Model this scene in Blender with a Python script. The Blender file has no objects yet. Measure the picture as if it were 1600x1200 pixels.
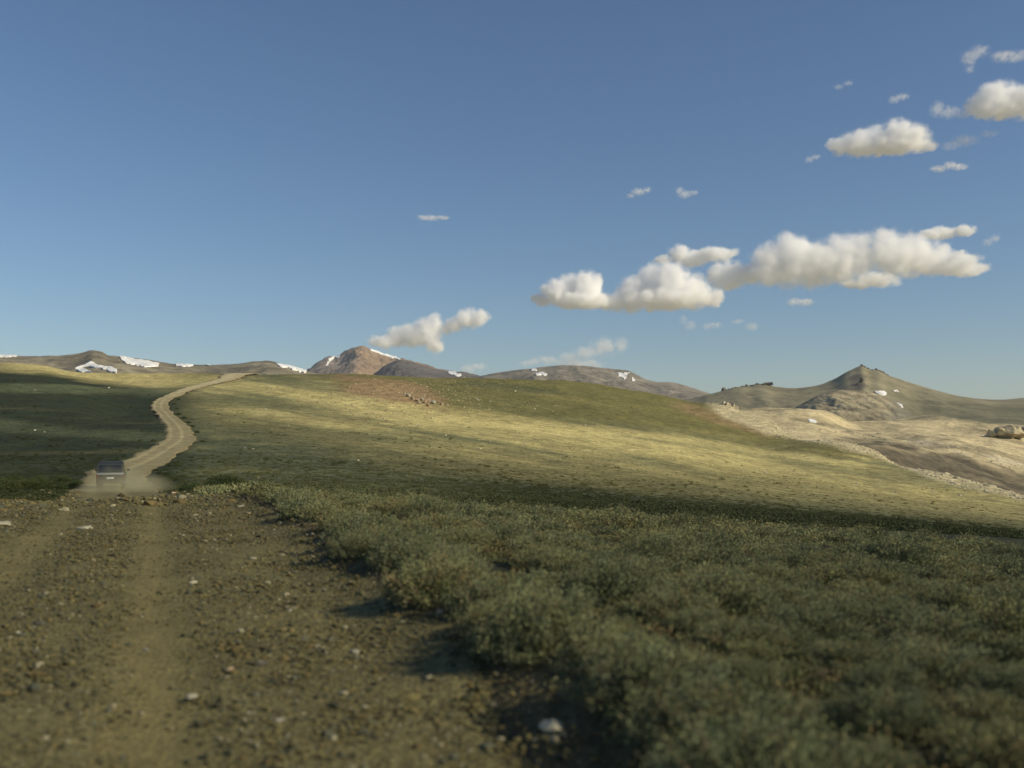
import bpy, bmesh, math, random
import numpy as np
from mathutils import Vector, Matrix

# ------------------------------------------------------------------ camera, sky, sun, exposure
SC = bpy.context.scene
COL = SC.collection
F, CX, HY, CAMZ = 1500.0, 800.0, 680.0, 1.65      # focal length, centre column, horizon row (1600 px wide photo), eye height
cam_d = bpy.data.cameras.new("camera")
cam_d.sensor_width = 36.0
cam_d.lens = 36.0 * F / 1600.0
cam_d.shift_y = 80.0 / 1600.0
cam_d.clip_start = 0.1
cam_d.clip_end = 120000.0
cam_d.dof.use_dof = True
cam_d.dof.focus_distance = 80.0
cam_d.dof.aperture_fstop = 1.05
cam = bpy.data.objects.new("camera", cam_d)
cam.location = (0, 0, CAMZ)
cam.rotation_euler = (math.radians(90), 0, 0)
COL.objects.link(cam)
SC.camera = cam

SUN_AZ, SUN_EL = 110.0, 31.0                        # degrees clockwise from straight ahead, degrees up
world = bpy.data.worlds.new("World")
SC.world = world
world.use_nodes = True
wn = world.node_tree
bg = wn.nodes["Background"]
sky = wn.nodes.new("ShaderNodeTexSky")
sky.sky_type = 'NISHITA'
sky.sun_disc = False
sky.sun_elevation = math.radians(SUN_EL)
sky.sun_rotation = math.radians(SUN_AZ)
sky.altitude = 600
sky.air_density = 1.15
sky.dust_density = 0.6
sky.ozone_density = 5.5
wn.links.new(sky.outputs[0], bg.inputs[0])
bg.inputs[1].default_value = 0.087

sun_d = bpy.data.lights.new("sun", 'SUN')
sun_d.energy = 4.4
sun_d.angle = math.radians(0.53)
sun_d.color = (1.0, 0.88, 0.645)
sun = bpy.data.objects.new("sun", sun_d)
_a, _e = math.radians(SUN_AZ), math.radians(SUN_EL)
SUNV = Vector((math.sin(_a) * math.cos(_e), math.cos(_a) * math.cos(_e), math.sin(_e)))
sun.rotation_euler = SUNV.to_track_quat('Z', 'Y').to_euler()
sun.location = (60, -10, 60)
COL.objects.link(sun)

SC.view_settings.view_transform = 'Standard'
SC.view_settings.look = 'None'
SC.view_settings.exposure = 0.0
SC.view_settings.gamma = 1.0
SC.view_settings.use_curve_mapping = False
SC.render.engine = 'CYCLES'
SC.cycles.max_bounces = 24
SC.cycles.diffuse_bounces = 2
SC.cycles.glossy_bounces = 2
SC.cycles.transparent_max_bounces = 8
SC.cycles.volume_bounces = 22
SC.cycles.use_denoising = True
SC.cycles.volume_max_steps = 256

rng = np.random.default_rng(7)
random.seed(7)

# ------------------------------------------------------------------ numeric helpers
def sstep(a, b, x):
    t = np.clip((np.asarray(x, float) - a) / (b - a), 0, 1)
    return t * t * (3 - 2 * t)

def _hash(ix, iy, iz, seed):
    h = (ix.astype(np.int64) * 374761393 + iy.astype(np.int64) * 668265263 + iz.astype(np.int64) * 2147483647 + seed * 1274126177) & 0xffffffff
    h = ((h ^ (h >> 13)) * 1274126177) & 0xffffffff
    h = ((h ^ (h >> 16)) * 2246822519) & 0xffffffff
    return ((h ^ (h >> 15)) & 0xffff) / 65535.0

def vnoise(x, y, z=None, seed=0):
    x = np.asarray(x, float); y = np.asarray(y, float)
    x, y = np.broadcast_arrays(x, y)
    ix, iy = np.floor(x), np.floor(y)
    fx, fy = x - ix, y - iy
    fx = fx * fx * (3 - 2 * fx); fy = fy * fy * (3 - 2 * fy)
    if z is None:
        o = np.zeros_like(ix)
        a = _hash(ix, iy, o, seed); b = _hash(ix + 1, iy, o, seed)
        c = _hash(ix, iy + 1, o, seed); d = _hash(ix + 1, iy + 1, o, seed)
        return (a + (b - a) * fx) * (1 - fy) + (c + (d - c) * fx) * fy
    z = np.asarray(z, float)
    iz = np.floor(z); fz = z - iz; fz = fz * fz * (3 - 2 * fz)
    r = []
    for k in (0, 1):
        a = _hash(ix, iy, iz + k, seed); b = _hash(ix + 1, iy, iz + k, seed)
        c = _hash(ix, iy + 1, iz + k, seed); d = _hash(ix + 1, iy + 1, iz + k, seed)
        r.append((a + (b - a) * fx) * (1 - fy) + (c + (d - c) * fx) * fy)
    return r[0] + (r[1] - r[0]) * fz

def fbm(x, y, z=None, octaves=4, seed=0, gain=0.5):
    s = 0; amp = 1; tot = 0
    x = np.asarray(x, float); y = np.asarray(y, float)
    z = None if z is None else np.asarray(z, float)
    for o in range(octaves):
        s = s + amp * (vnoise(x, y, z, seed + o * 17) - 0.5) * 2
        tot += amp; amp *= gain
        x = x * 2.03 + 11.3; y = y * 2.03 + 5.7
        if z is not None: z = z * 2.03 + 3.1
    return s / tot

def pchip(xs, ys, xq):
    xs = np.asarray(xs, float); ys = np.asarray(ys, float); xq = np.asarray(xq, float)
    h = np.diff(xs); dl = np.diff(ys) / h
    m = np.zeros_like(xs); m[0] = dl[0]; m[-1] = dl[-1]
    for i in range(1, len(xs) - 1):
        if dl[i - 1] * dl[i] > 0:
            w1 = 2 * h[i] + h[i - 1]; w2 = h[i] + 2 * h[i - 1]
            m[i] = (w1 + w2) / (w1 / dl[i - 1] + w2 / dl[i])
    q = np.clip(xq, xs[0], xs[-1])
    i = np.clip(np.searchsorted(xs, q, side='right') - 1, 0, len(xs) - 2)
    t = (q - xs[i]) / h[i]
    return ((1 + 2 * t) * (1 - t) ** 2 * ys[i] + t * (1 - t) ** 2 * h[i] * m[i]
            + t * t * (3 - 2 * t) * ys[i + 1] + t * t * (t - 1) * h[i] * m[i + 1])

def gauss1(a, s, axis):
    if s <= 0: return a
    r = int(3 * s); k = np.exp(-0.5 * (np.arange(-r, r + 1) / s) ** 2); k /= k.sum()
    pad = [(0, 0)] * a.ndim; pad[axis] = (r, r)
    ap = np.pad(a, pad, mode='edge')
    return np.apply_along_axis(lambda v: np.convolve(v, k, mode='valid'), axis, ap)

class Profile:
    """height of a slope, described by how it rises with distance along several bearings"""
    def __init__(self, cols, tail, px0, px1, d0, d1, smooth=2.0, npx=700, nd=400):
        self.px = np.linspace(px0, px1, npx); self.ld = np.linspace(math.log(d0), math.log(d1), nd)
        ks = sorted(cols); dd = np.exp(self.ld)
        rows = []; crest = []
        for k in ks:
            pts = cols[k]; dc, yc = pts[-1]
            crest.append(dc)
            ext = list(pts) + tail(dc, yc)
            ext = [p for p in ext]
            rows.append(pchip([math.log(p[0]) for p in ext], [p[1] for p in ext], self.ld))
        rows = np.array(rows)
        self.tab = np.array([pchip(ks, rows[:, j], self.px) for j in range(nd)]).T
        self.tab = gauss1(self.tab, smooth, 0)
        self.crest = gauss1(pchip(ks, crest, self.px), 3, 0)
    def row(self, px, d):
        a = np.clip((np.asarray(px, float) - self.px[0]) / (self.px[1] - self.px[0]), 0, len(self.px) - 1.001)
        b = np.clip((np.log(np.maximum(d, 1e-3)) - self.ld[0]) / (self.ld[1] - self.ld[0]), 0, len(self.ld) - 1.001)
        i = a.astype(int); j = b.astype(int); fa = a - i; fb = b - j
        t = self.tab
        return (t[i, j] * (1 - fa) + t[i + 1, j] * fa) * (1 - fb) + (t[i, j + 1] * (1 - fa) + t[i + 1, j + 1] * fa) * fb
    def crest_d(self, px):
        return np.interp(px, self.px, self.crest)

def z_of(row, d): return CAMZ + (HY - row) * d / F
def row_of(z, d): return HY - (z - CAMZ) * F / d

# ------------------------------------------------------------------ near terrain
VALLEY = -48.0
def near_tail(dc, yc):
    zc = z_of(yc, dc)
    out = []
    for k, f in ((1.06, .10), (1.2, .55), (1.5, 1.0)):
        out.append((dc * k, row_of(zc + (VALLEY - zc) * f, dc * k)))
    for d in (1200.0, 3000.0, 8000.0, 30000.0, 60000.0):
        if d > dc * 1.6: out.append((d, row_of(VALLEY, d)))
    return out
NEAR = Profile({
    -1200: [(14, 850), (35, 800), (67, 778), (100, 745), (150, 712), (230, 668), (330, 615), (450, 568)],
    -300: [(14, 850), (35, 790), (67, 768), (100, 731), (150, 695), (230, 640), (330, 595), (450, 566)],
    0:    [(14, 845), (35, 786), (67, 764), (100, 724), (150, 683), (230, 630), (330, 591), (450, 567)],
    65:   [(14, 845), (35, 786), (67, 764), (100, 724), (150, 683), (230, 632), (330, 596), (450, 571)],
    120:  [(14, 845), (35, 786), (67, 764), (100, 724), (150, 684), (230, 636), (330, 602), (450, 582)],
    200:  [(14, 856), (24, 783), (35, 785), (50, 775), (67, 763), (80, 745), (95, 727), (120, 704), (150, 684), (180, 668), (215, 655), (250, 641), (290, 626), (340, 610), (400, 595), (450, 583)],
    280:  [(14, 856), (24, 783), (35, 784), (50, 773), (67, 761), (80, 744), (95, 727), (120, 704), (150, 684), (180, 669), (215, 655), (250, 641), (290, 626), (340, 610), (400, 595), (450, 583)],
    380:  [(14, 850), (24, 778), (35, 776), (50, 766), (67, 754), (80, 741), (95, 727), (120, 707), (150, 688), (180, 673), (215, 659), (250, 645), (290, 629), (340, 611), (400, 594), (455, 585)],
    560:  [(14, 840), (24, 790), (35, 780), (50, 768), (67, 756), (95, 734), (150, 700), (215, 668), (290, 637), (400, 601), (470, 584)],
    700:  [(14, 840), (24, 802), (35, 788), (50, 775), (67, 763), (95, 744), (150, 713), (215, 683), (290, 653), (400, 611), (500, 589)],
    860:  [(14, 840), (24, 812), (35, 796), (50, 783), (67, 773), (95, 756), (150, 729), (215, 702), (290, 672), (400, 626), (520, 593)],
    1000: [(14, 840), (24, 820), (35, 804), (50, 792), (67, 783), (95, 768), (150, 743), (215, 718), (290, 690), (400, 647), (540, 612)],
    1080: [(14, 842), (24, 824), (35, 810), (50, 798), (67, 790), (95, 776), (150, 752), (215, 730), (290, 704), (400, 664), (540, 628)],
    1140: [(14, 844), (24, 828), (35, 814), (50, 803), (67, 795), (95, 782), (150, 760), (215, 740), (290, 716), (400, 676), (520, 633)],
    1200: [(14, 845), (24, 831), (35, 818), (50, 807), (67, 800), (95, 788), (150, 768), (215, 750), (290, 727), (390, 688), (470, 654)],
    1300: [(14, 850), (24, 836), (35, 824), (50, 814), (67, 808), (95, 799), (150, 781), (215, 760), (290, 730), (390, 687)],
    1370: [(14, 852), (24, 838), (35, 828), (50, 819), (67, 813), (95, 805), (150, 789), (215, 769), (290, 737), (370, 703)],
    1450: [(14, 855), (24, 842), (35, 833), (50, 825), (67, 820), (95, 812), (150, 798), (215, 779), (310, 735)],
    1600: [(14, 862), (24, 850), (35, 843), (50, 837), (67, 833), (95, 827), (150, 813), (200, 800), (270, 774)],
    1750: [(14, 870), (24, 862), (35, 858), (50, 855), (67, 851), (95, 847), (150, 834), (220, 812)],
    2700: [(14, 910), (24, 908), (35, 905), (50, 902), (67, 899), (95, 895), (140, 885)],
}, near_tail, -1200, 2700, 14, 60000, smooth=3.0, npx=1000, nd=500)

RUX = -0.3733                                       # heading of the near road, sideways metres per metre ahead
RLEN = math.sqrt(1 + RUX * RUX)
def side(x, y): return (x - RUX * y) / RLEN         # metres to the right of the wheel track under the camera

def terrain0(x, y):
    """ground height without the cut for the road"""
    x = np.asarray(x, float); y = np.asarray(y, float)
    s = side(x, y)
    wob = 0.35 * fbm(y * 0.35, x * 0.1, octaves=2, seed=5)
    bank = 0.17 * sstep(1.65 + wob, 2.6 + wob, s)
    slope = -0.088 * np.maximum(s - 4.0, 0); slope = -22 * (1 - np.exp(slope / 22))
    left = 0.10 * sstep(-3.2, -4.4, s) - 0.010 * np.maximum(-s - 5, 0)
    left = np.maximum(left, -6)
    z0 = bank + slope + left
    yy = np.maximum(y, 6.0)
    px = np.clip(CX + F * x / yy, -1190, 2690)
    zc = z_of(NEAR.row(px, yy), yy)
    w = sstep(19, 36, y)
    z = z0 * (1 - w) + zc * w
    r = np.hypot(x, y)
    amp_near = 0.05 * sstep(2.6, 4.0, np.abs(s + 0.4) - 0.3)
    z = z + amp_near * fbm(x * 0.9, y * 0.9, octaves=3, seed=3)
    z = z + 0.22 * sstep(30, 90, r) * fbm(x / 9, y / 9, octaves=3, seed=21) * sstep(900, 500, r)
    z = z + 0.9 * sstep(90, 260, r) * fbm(x / 55, y / 40, octaves=3, seed=31) * sstep(900, 500, r)
    return z

# road centre line: (column, row) of the middle of the road, turned into ground points
def d_on(px, row):
    dd = np.exp(np.linspace(math.log(40), math.log(460), 1500))
    rr = NEAR.row(np.full_like(dd, px), dd)
    i = np.argmin(np.abs(rr - row)); return dd[i]
ctr = [(RUX * y - 0.4 * RLEN, y, 2.52) for y in (-16, -8, 0, 6, 12, 18, 24)]
for px, d, hw in ((203, 34, 2.45), (190, 46, 2.4), (178, 62, 2.4)):
    ctr.append(((px - CX) * d / F, d, hw))
for px, row, hw in ((180, 745, 2.5), (193, 733, 2.5), (226, 719, 2.4), (256, 704, 2.25), (274, 694, 2.1), (281, 685, 2.05), (280, 675, 1.95), (273, 662, 1.95), (262, 650, 1.9), (251, 640, 2.0), (249, 631, 2.1),
                    (259, 622, 2.1), (288, 612, 2.1), (316, 603, 2.5), (340, 596, 3.2), (358, 590, 4.2), (372, 585.5, 5.0)):
    d = d_on(px, row); ctr.append(((px - CX) * d / F, d, hw))
x9, y9, h9 = ctr[-1]
ctr.append((x9 + 2, y9 + 25, h9)); ctr.append((x9 + 4, y9 + 70, h9))
ctr = np.array(ctr)
_l = np.concatenate([[0], np.cumsum(np.hypot(np.diff(ctr[:, 0]), np.diff(ctr[:, 1])))])
_q = np.arange(0, _l[-1], 0.5)
RC = np.stack([np.interp(_q, _l, ctr[:, k]) for k in range(3)], 1)
for k in range(3): RC[:, k] = gauss1(RC[:, k], 7.0, 0)
RT = np.gradient(RC[:, :2], axis=0); RT /= np.linalg.norm(RT, axis=1)[:, None]
RN = np.stack([RT[:, 1], -RT[:, 0]], 1)             # to the right

def road_coord(x, y):
    """signed sideways distance from the road's middle divided by the half width"""
    x = np.asarray(x, float).ravel(); y = np.asarray(y, float).ravel()
    out = np.full(x.shape, 99.0)
    sel = np.where((y > -16) & (y < 560) & (x < 20) & (x > -260))[0]
    c = RC[::3]
    for a in range(0, len(sel), 40000):
        s = sel[a:a + 40000]
        d2 = (x[s, None] - c[None, :, 0]) ** 2 + (y[s, None] - c[None, :, 1]) ** 2
        i = np.argmin(d2, 1) * 3
        i = np.minimum(i, len(RC) - 1)
        sd = (x[s] - RC[i, 0]) * RN[i, 0] + (y[s] - RC[i, 1]) * RN[i, 1]
        far = np.sqrt(d2.min(1)) > np.abs(sd) + 2.0
        v = sd / RC[i, 2]; v[far] = 99.0
        out[s] = v
    return out

def terrain(x, y):
    z = terrain0(x, y)
    v = np.abs(road_coord(x, y)).reshape(np.shape(z))
    r = np.hypot(x, y)
    cut = 0.08 + 0.0012 * np.clip(r - 30, 0, 500)
    return z - cut * sstep(1.15, 0.85, v)

# ------------------------------------------------------------------ ground cover colours (what grows where, plus painted sun and shade)
STRAW = np.array((.49, .415, .17)); OLIVE = np.array((.175, .160, .066)); GREEN = np.array((.086, .095, .046))
DARKG = np.array((.025, .032, .013)); REDDISH = np.array((.30, .20, .10)); PALE = np.array((.50, .43, .25)); SOIL = np.array((.112, .090, .044))  # DARKG also carries the painted shade left of the road
def band(px, row, pts, half, soft):
    c = np.interp(px, [p[0] for p in pts], [p[1] for p in pts])
    h = np.interp(px, [p[0] for p in pts], [p[2] for p in pts]) * half
    return sstep(h + soft, h * 0.3, np.abs(row - c))
def mix(a, b, w): return a * (1 - w[:, None]) + b * w[:, None]

def cover(x, y, z):
    """albedo of the vegetation at ground points, with sun and shade painted in"""
    x = np.asarray(x, float); y = np.asarray(y, float); z = np.asarray(z, float)
    d = np.maximum(y, 2.0)
    px = CX + F * x / d; row = row_of(z, d)
    n1 = fbm(x / 38, y / 60, octaves=4, seed=51); n2 = fbm(x / 9, y / 14, octaves=4, seed=61); n3 = fbm(x / 90, y / 26, octaves=3, seed=71)
    rr = row + 9 * n1 + 4 * n2
    c = np.tile(OLIVE, (len(x), 1))
    right = sstep(250, 330, px)
    # dry grass bands running down to the right, sunlit strips painted into their colour
    wA = band(px, rr, [(200, 600, 8), (400, 604, 14), (520, 622, 24), (600, 640, 20), (760, 656, 18), (900, 675, 16), (1000, 692, 16), (1150, 712, 18), (1300, 735, 20), (1420, 758, 20), (1600, 797, 16), (1900, 850, 16)], 1.0, 12)
    wB = band(px, rr, [(300, 645, 5), (450, 655, 8), (600, 668, 10), (800, 690, 12), (950, 706, 12), (1100, 730, 14), (1300, 762, 14), (1600, 815, 14)], 1.0, 12)
    wC = band(px, rr, [(420, 690, 6), (600, 700, 10), (800, 725, 14), (1000, 748, 16), (1200, 778, 16), (1600, 828, 10)], 1.0, 16)
    c = mix(c, STRAW, np.clip(right * (0.95 * wA + 0.65 * wB + 0.30 * wC) * (0.85 + 0.35 * n3), 0, 1))
    # lighter and darker streaks along the contours, adding to the painted shade bands
    st = fbm(px / 210, (row - .155 * px) / 9.0, octaves=3, seed=81)
    c = mix(c, GREEN * 1.25, right * .75 * sstep(.10, .42, st) * (1 - .35 * wA))
    c = mix(c, STRAW * 1.05, right * .55 * sstep(.12, .45, -st) * sstep(585, 610, row))
    # grey-green patches between
    gp = sstep(0.05, 0.5, n1 * 0.6 + n3 * 0.7) * sstep(1.0, 0.4, wA)
    c = mix(c, GREEN * 1.3, 0.55 * gp)
    # brown flank under the top
    up = sstep(8, -14, rr - np.interp(px, [500, 700, 900, 1000, 1150, 1300], [600, 640, 656, 668, 690, 715])) * sstep(480, 560, px)
    c = mix(c, OLIVE * np.array((.84, .84, .62)), 0.75 * up)
    e = ((px - 612) / 84) ** 2 + ((row - 611 - (px - 606) * 0.20) / 22) ** 2
    c = mix(c, REDDISH, 0.9 * sstep(1.3, 0.3, e + 1.1 * n2))
    e = ((px - 1130) / 90) ** 2 + ((row - 655 - (px - 1130) * 0.30) / 11) ** 2
    c = mix(c, REDDISH * 1.1, 0.5 * sstep(1.3, 0.4, e + 0.5 * n2))
    e = ((px - 800) / 90) ** 2 + ((row - 606 - (px - 800) * 0.10) / 6) ** 2
    c = mix(c, GREEN, 0.6 * sstep(1.3, 0.4, e + 0.4 * n2))
    # pale stony ground along the brow on the right
    g = np.interp(px, [1090, 1130, 1200, 1290, 1370, 1460, 1600, 1800], [632, 652, 679, 694, 714, 750, 782, 815])
    c = mix(c, PALE, 0.95 * sstep(4, -5, row + 3 * n2 - g) * sstep(1095, 1125, px))
    # green shrubs low on the hill and down on the flat
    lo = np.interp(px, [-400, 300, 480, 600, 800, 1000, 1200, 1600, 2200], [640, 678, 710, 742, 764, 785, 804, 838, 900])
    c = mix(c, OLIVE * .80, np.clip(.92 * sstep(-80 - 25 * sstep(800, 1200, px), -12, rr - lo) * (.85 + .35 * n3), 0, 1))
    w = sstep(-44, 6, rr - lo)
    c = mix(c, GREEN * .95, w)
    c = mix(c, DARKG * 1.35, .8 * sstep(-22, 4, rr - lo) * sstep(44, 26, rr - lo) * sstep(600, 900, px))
    c = mix(c, OLIVE * 1.15, 0.45 * sstep(0.0, 0.5, n2) * w * sstep(760, 700, row) * right)
    # left of the road: the slope's shade painted dark below a sunlit straw strip
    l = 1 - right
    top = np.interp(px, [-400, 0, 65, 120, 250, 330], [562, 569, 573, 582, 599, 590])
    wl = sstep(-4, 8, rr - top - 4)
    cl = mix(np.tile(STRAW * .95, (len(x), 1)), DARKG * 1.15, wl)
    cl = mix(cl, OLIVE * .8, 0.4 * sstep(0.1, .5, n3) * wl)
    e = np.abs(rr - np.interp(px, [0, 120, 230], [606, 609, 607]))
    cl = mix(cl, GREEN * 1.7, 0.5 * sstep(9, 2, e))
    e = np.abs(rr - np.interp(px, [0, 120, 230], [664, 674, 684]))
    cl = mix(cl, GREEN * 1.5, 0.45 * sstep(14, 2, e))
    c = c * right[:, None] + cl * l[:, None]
    # beyond the brow
    far = sstep(1.02, 1.25, d / NEAR.crest_d(np.clip(px, -1190, 2690)))
    c = mix(c, PALE * .75, far)
    c = c * (1 + 0.22 * n2 + 0.10 * n1)[:, None]
    return np.clip(c, 0.01, 0.9)

# ------------------------------------------------------------------ mesh helpers
def mesh_np(name, verts, faces, cols=None, smooth=True, uv=None):
    """faces: int array (n,k) of equal-sided faces"""
    me = bpy.data.meshes.new(name)
    verts = np.ascontiguousarray(verts, dtype=np.float32); faces = np.ascontiguousarray(faces, dtype=np.int32)
    nv, (nf, k) = len(verts), faces.shape
    me.vertices.add(nv); me.vertices.foreach_set("co", verts.ravel())
    me.loops.add(nf * k); me.loops.foreach_set("vertex_index", faces.ravel())
    me.polygons.add(nf); me.polygons.foreach_set("loop_start", np.arange(0, nf * k, k, dtype=np.int32))
    try: me.polygons.foreach_set("loop_total", np.full(nf, k, dtype=np.int32))
    except Exception: pass
    me.polygons.foreach_set("use_smooth", np.full(nf, smooth, dtype=bool))
    if cols is not None:
        at = me.color_attributes.new("tint", 'FLOAT_COLOR', 'POINT')
        rgba = np.ones((nv, 4), dtype=np.float32); rgba[:, :cols.shape[1]] = cols
        at.data.foreach_set("color", rgba.ravel())
    me.update(calc_edges=True); me.validate()
    return me
def grid_faces(nr, nc):
    i = np.arange((nr - 1) * (nc - 1)); r = i // (nc - 1); c = i % (nc - 1); a = r * nc + c
    return np.stack([a, a + 1, a + nc + 1, a + nc], 1)
def obj(name, me, mat=None, parent=None):
    o = bpy.data.objects.new(name, me); COL.objects.link(o)
    if mat is not None:
        if not me.materials: me.materials.append(mat)
    if parent is not None: o.parent = parent
    return o
def tag(o, label=None, cat=None, group=None, kind=None):
    if label: o["label"] = label
    if cat: o["category"] = cat
    if group: o["group"] = group
    if kind: o["kind"] = kind
    return o
def empty(name, loc, rz=0.0):
    o = bpy.data.objects.new(name, None); COL.objects.link(o)
    o.location = loc; o.rotation_euler = (0, 0, rz); o.empty_display_size = 0.2
    return o

# ------------------------------------------------------------------ materials
def new_mat(name):
    m = bpy.data.materials.new(name); m.use_nodes = True
    nt = m.node_tree; b = nt.nodes["Principled BSDF"]
    b.inputs["Roughness"].default_value = 0.9
    b.inputs["Specular IOR Level"].default_value = 0.15
    return m, nt, b
def noise(nt, scale, detail=4, rough=0.55, coord=None):
    n = nt.nodes.new("ShaderNodeTexNoise"); n.inputs["Scale"].default_value = scale
    n.inputs["Detail"].default_value = detail; n.inputs["Roughness"].default_value = rough
    if coord is not None: nt.links.new(coord, n.inputs["Vector"])
    return n
def ramp(nt, src, stops):
    r = nt.nodes.new("ShaderNodeValToRGB")
    e = r.color_ramp.elements
    while len(e) < len(stops): e.new(0.5)
    for k, (p, c) in enumerate(stops):
        e[k].position = p; e[k].color = (*c, 1) if len(c) == 3 else c
    nt.links.new(src, r.inputs[0]); return r
def mul(nt, a, b, fac=1.0):
    m = nt.nodes.new("ShaderNodeMix"); m.data_type = 'RGBA'; m.blend_type = 'MULTIPLY'
    m.inputs[0].default_value = fac
    nt.links.new(a, m.inputs[6]); nt.links.new(b, m.inputs[7]); return m.outputs[2]
def geo_pos(nt):
    return nt.nodes.new("ShaderNodeNewGeometry").outputs["Position"]
def tint(nt):
    a = nt.nodes.new("ShaderNodeVertexColor"); a.layer_name = "tint"; return a.outputs[0]
def bump(nt, b, h, strength, dist):
    n = nt.nodes.new("ShaderNodeBump"); n.inputs["Strength"].default_value = strength; n.inputs["Distance"].default_value = dist
    nt.links.new(h, n.inputs["Height"]); nt.links.new(n.outputs[0], b.inputs["Normal"]); return n
def g3(v): return (v, v, v)

def tinted(name, scale, lo, hi, bump_d=0.0, scale2=None, rough=0.9):
    m, nt, b = new_mat(name)
    p = geo_pos(nt)
    n = noise(nt, scale, 6, 0.65, p)
    r = ramp(nt, n.outputs[0], [(0.28, g3(lo)), (0.72, g3(hi))])
    c = mul(nt, tint(nt), r.outputs[0])
    if scale2:
        n2 = noise(nt, scale2, 5, 0.6, p)
        r2 = ramp(nt, n2.outputs[0], [(0.3, g3(0.72)), (0.7, g3(1.28))])
        c = mul(nt, c, r2.outputs[0])
    nt.links.new(c, b.inputs["Base Color"])
    b.inputs["Roughness"].default_value = rough
    if bump_d: bump(nt, b, n.outputs[0], 0.8, bump_d)
    return m

M_GROUND = tinted("grassland", 1.6, 0.50, 1.5, 0.30, 0.30)
def speckle():
    m = M_GROUND; nt = m.node_tree; b = nt.nodes["Principled BSDF"]
    src = b.inputs["Base Color"].links[0].from_socket
    p = geo_pos(nt)
    vo = nt.nodes.new("ShaderNodeTexVoronoi"); vo.inputs["Scale"].default_value = 1.15; nt.links.new(p, vo.inputs["Vector"])
    r = ramp(nt, vo.outputs["Distance"], [(0.05, g3(.62)), (0.40, g3(1.06)), (1.0, g3(1.16))])
    vo2 = nt.nodes.new("ShaderNodeTexVoronoi"); vo2.inputs["Scale"].default_value = .42; nt.links.new(p, vo2.inputs["Vector"])
    r2 = ramp(nt, vo2.outputs["Color"], [(0.1, g3(.80)), (0.9, g3(1.2))])
    c = mul(nt, mul(nt, src, r.outputs[0]), r2.outputs[0])
    nt.links.new(c, b.inputs["Base Color"])
speckle()
M_STONY = tinted("stony_slope", 0.22, 0.60, 1.35, 1.5, 0.03)
M_MOUNT = tinted("mountain_rock", 0.022, 0.5, 1.45, 16.0, 0.005)
M_SLOPE = tinted("grassy_slope", 0.05, 0.74, 1.26, 3.0, 0.008)
M_ROCK = tinted("rock", 3.0, 0.7, 1.25, 0.03)
M_CRAG = tinted("crag_rock", 0.25, 0.6, 1.3, 0.5)
M_PEBBLE = tinted("pebbles", 60.0, 0.85, 1.15, 0.0)
def leaf_material():
    m, nt, b = new_mat("sage_leaf")
    oi = nt.nodes.new("ShaderNodeObjectInfo")
    r = ramp(nt, oi.outputs["Random"], [(0, (.80, .84, .80)), (.5, (1.0, 1.0, .95)), (1, (1.2, 1.1, .92))])
    nt.links.new(mul(nt, tint(nt), r.outputs[0]), b.inputs["Base Color"])
    b.inputs["Roughness"].default_value = 0.85
    return m
M_LEAF = leaf_material()
def plain(name, col, rough=0.8, metal=0.0, spec=0.3, grime=0.25, scale=6.0):
    m, nt, b = new_mat(name)
    tc = nt.nodes.new("ShaderNodeTexCoord")
    n = noise(nt, scale, 5, 0.6, tc.outputs["Object"])
    lo = tuple(c * (1 - grime) for c in col); hi = tuple(min(1, c * (1 + grime)) for c in col)
    r = ramp(nt, n.outputs[0], [(0.3, lo), (0.7, hi)])
    nt.links.new(r.outputs[0], b.inputs["Base Color"])
    b.inputs["Roughness"].default_value = rough; b.inputs["Metallic"].default_value = metal
    b.inputs["Specular IOR Level"].default_value = spec
    return m
M_TWIG = plain("sage_twig", (.14, .095, .06), 0.9)
def snow_material():
    m, nt, b = new_mat("old_snow")
    p = geo_pos(nt); n = noise(nt, 0.05, 5, 0.6, p)
    r = ramp(nt, n.outputs[0], [(0.28, (.58, .55, .48)), (0.50, (.80, .79, .76)), (0.7, (.86, .86, .85))])
    nt.links.new(r.outputs[0], b.inputs["Base Color"]); b.inputs["Roughness"].default_value = 0.7
    return m
M_SNOW = snow_material()

# ------------------------------------------------------------------ the ground sheet
def build_ground():
    r1 = np.exp(np.arange(math.log(1.2), math.log(640), 0.0125))
    r2 = np.exp(np.linspace(math.log(655), math.log(60000), 60))
    rr = np.concatenate([[0.0], r1, r2])
    a_f = np.linspace(-math.radians(42), math.radians(42), 900)
    a_b = np.linspace(math.radians(42), math.radians(318), 170)[1:-1]
    aa = np.concatenate([a_f, a_b, [math.radians(318)]])
    R, A = np.meshgrid(rr, aa, indexing='ij')
    X, Y = R * np.sin(A), R * np.cos(A)
    Z = terrain(X, Y)
    back = sstep(300, 700, R) * sstep(0, -200, Y)
    Z = Z * (1 - back) + (-10) * back
    v = np.stack([X, Y, Z], -1).reshape(-1, 3)
    x, y, z = v.T
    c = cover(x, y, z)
    s = side(x, y); rad = np.hypot(x, y)
    # bare earth between the bushes close by
    w = sstep(62, 46, y) * sstep(95, 70, rad)
    n = fbm(x * .7, y * .7, octaves=3, seed=77)
    near = mix(np.tile(SOIL * .9, (len(x), 1)), GREEN * .32, sstep(-.5, .1, n + .5 * sstep(3, 6, s)))
    near = mix(near, SOIL * 1.15, sstep(4.2, 2.6, np.abs(s + .4)))
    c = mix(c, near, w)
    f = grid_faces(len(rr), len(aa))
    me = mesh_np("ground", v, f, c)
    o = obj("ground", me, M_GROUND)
    tag(o, "rolling grassy ground rising from the road to the brow of the hill", kind="structure")
build_ground()

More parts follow.
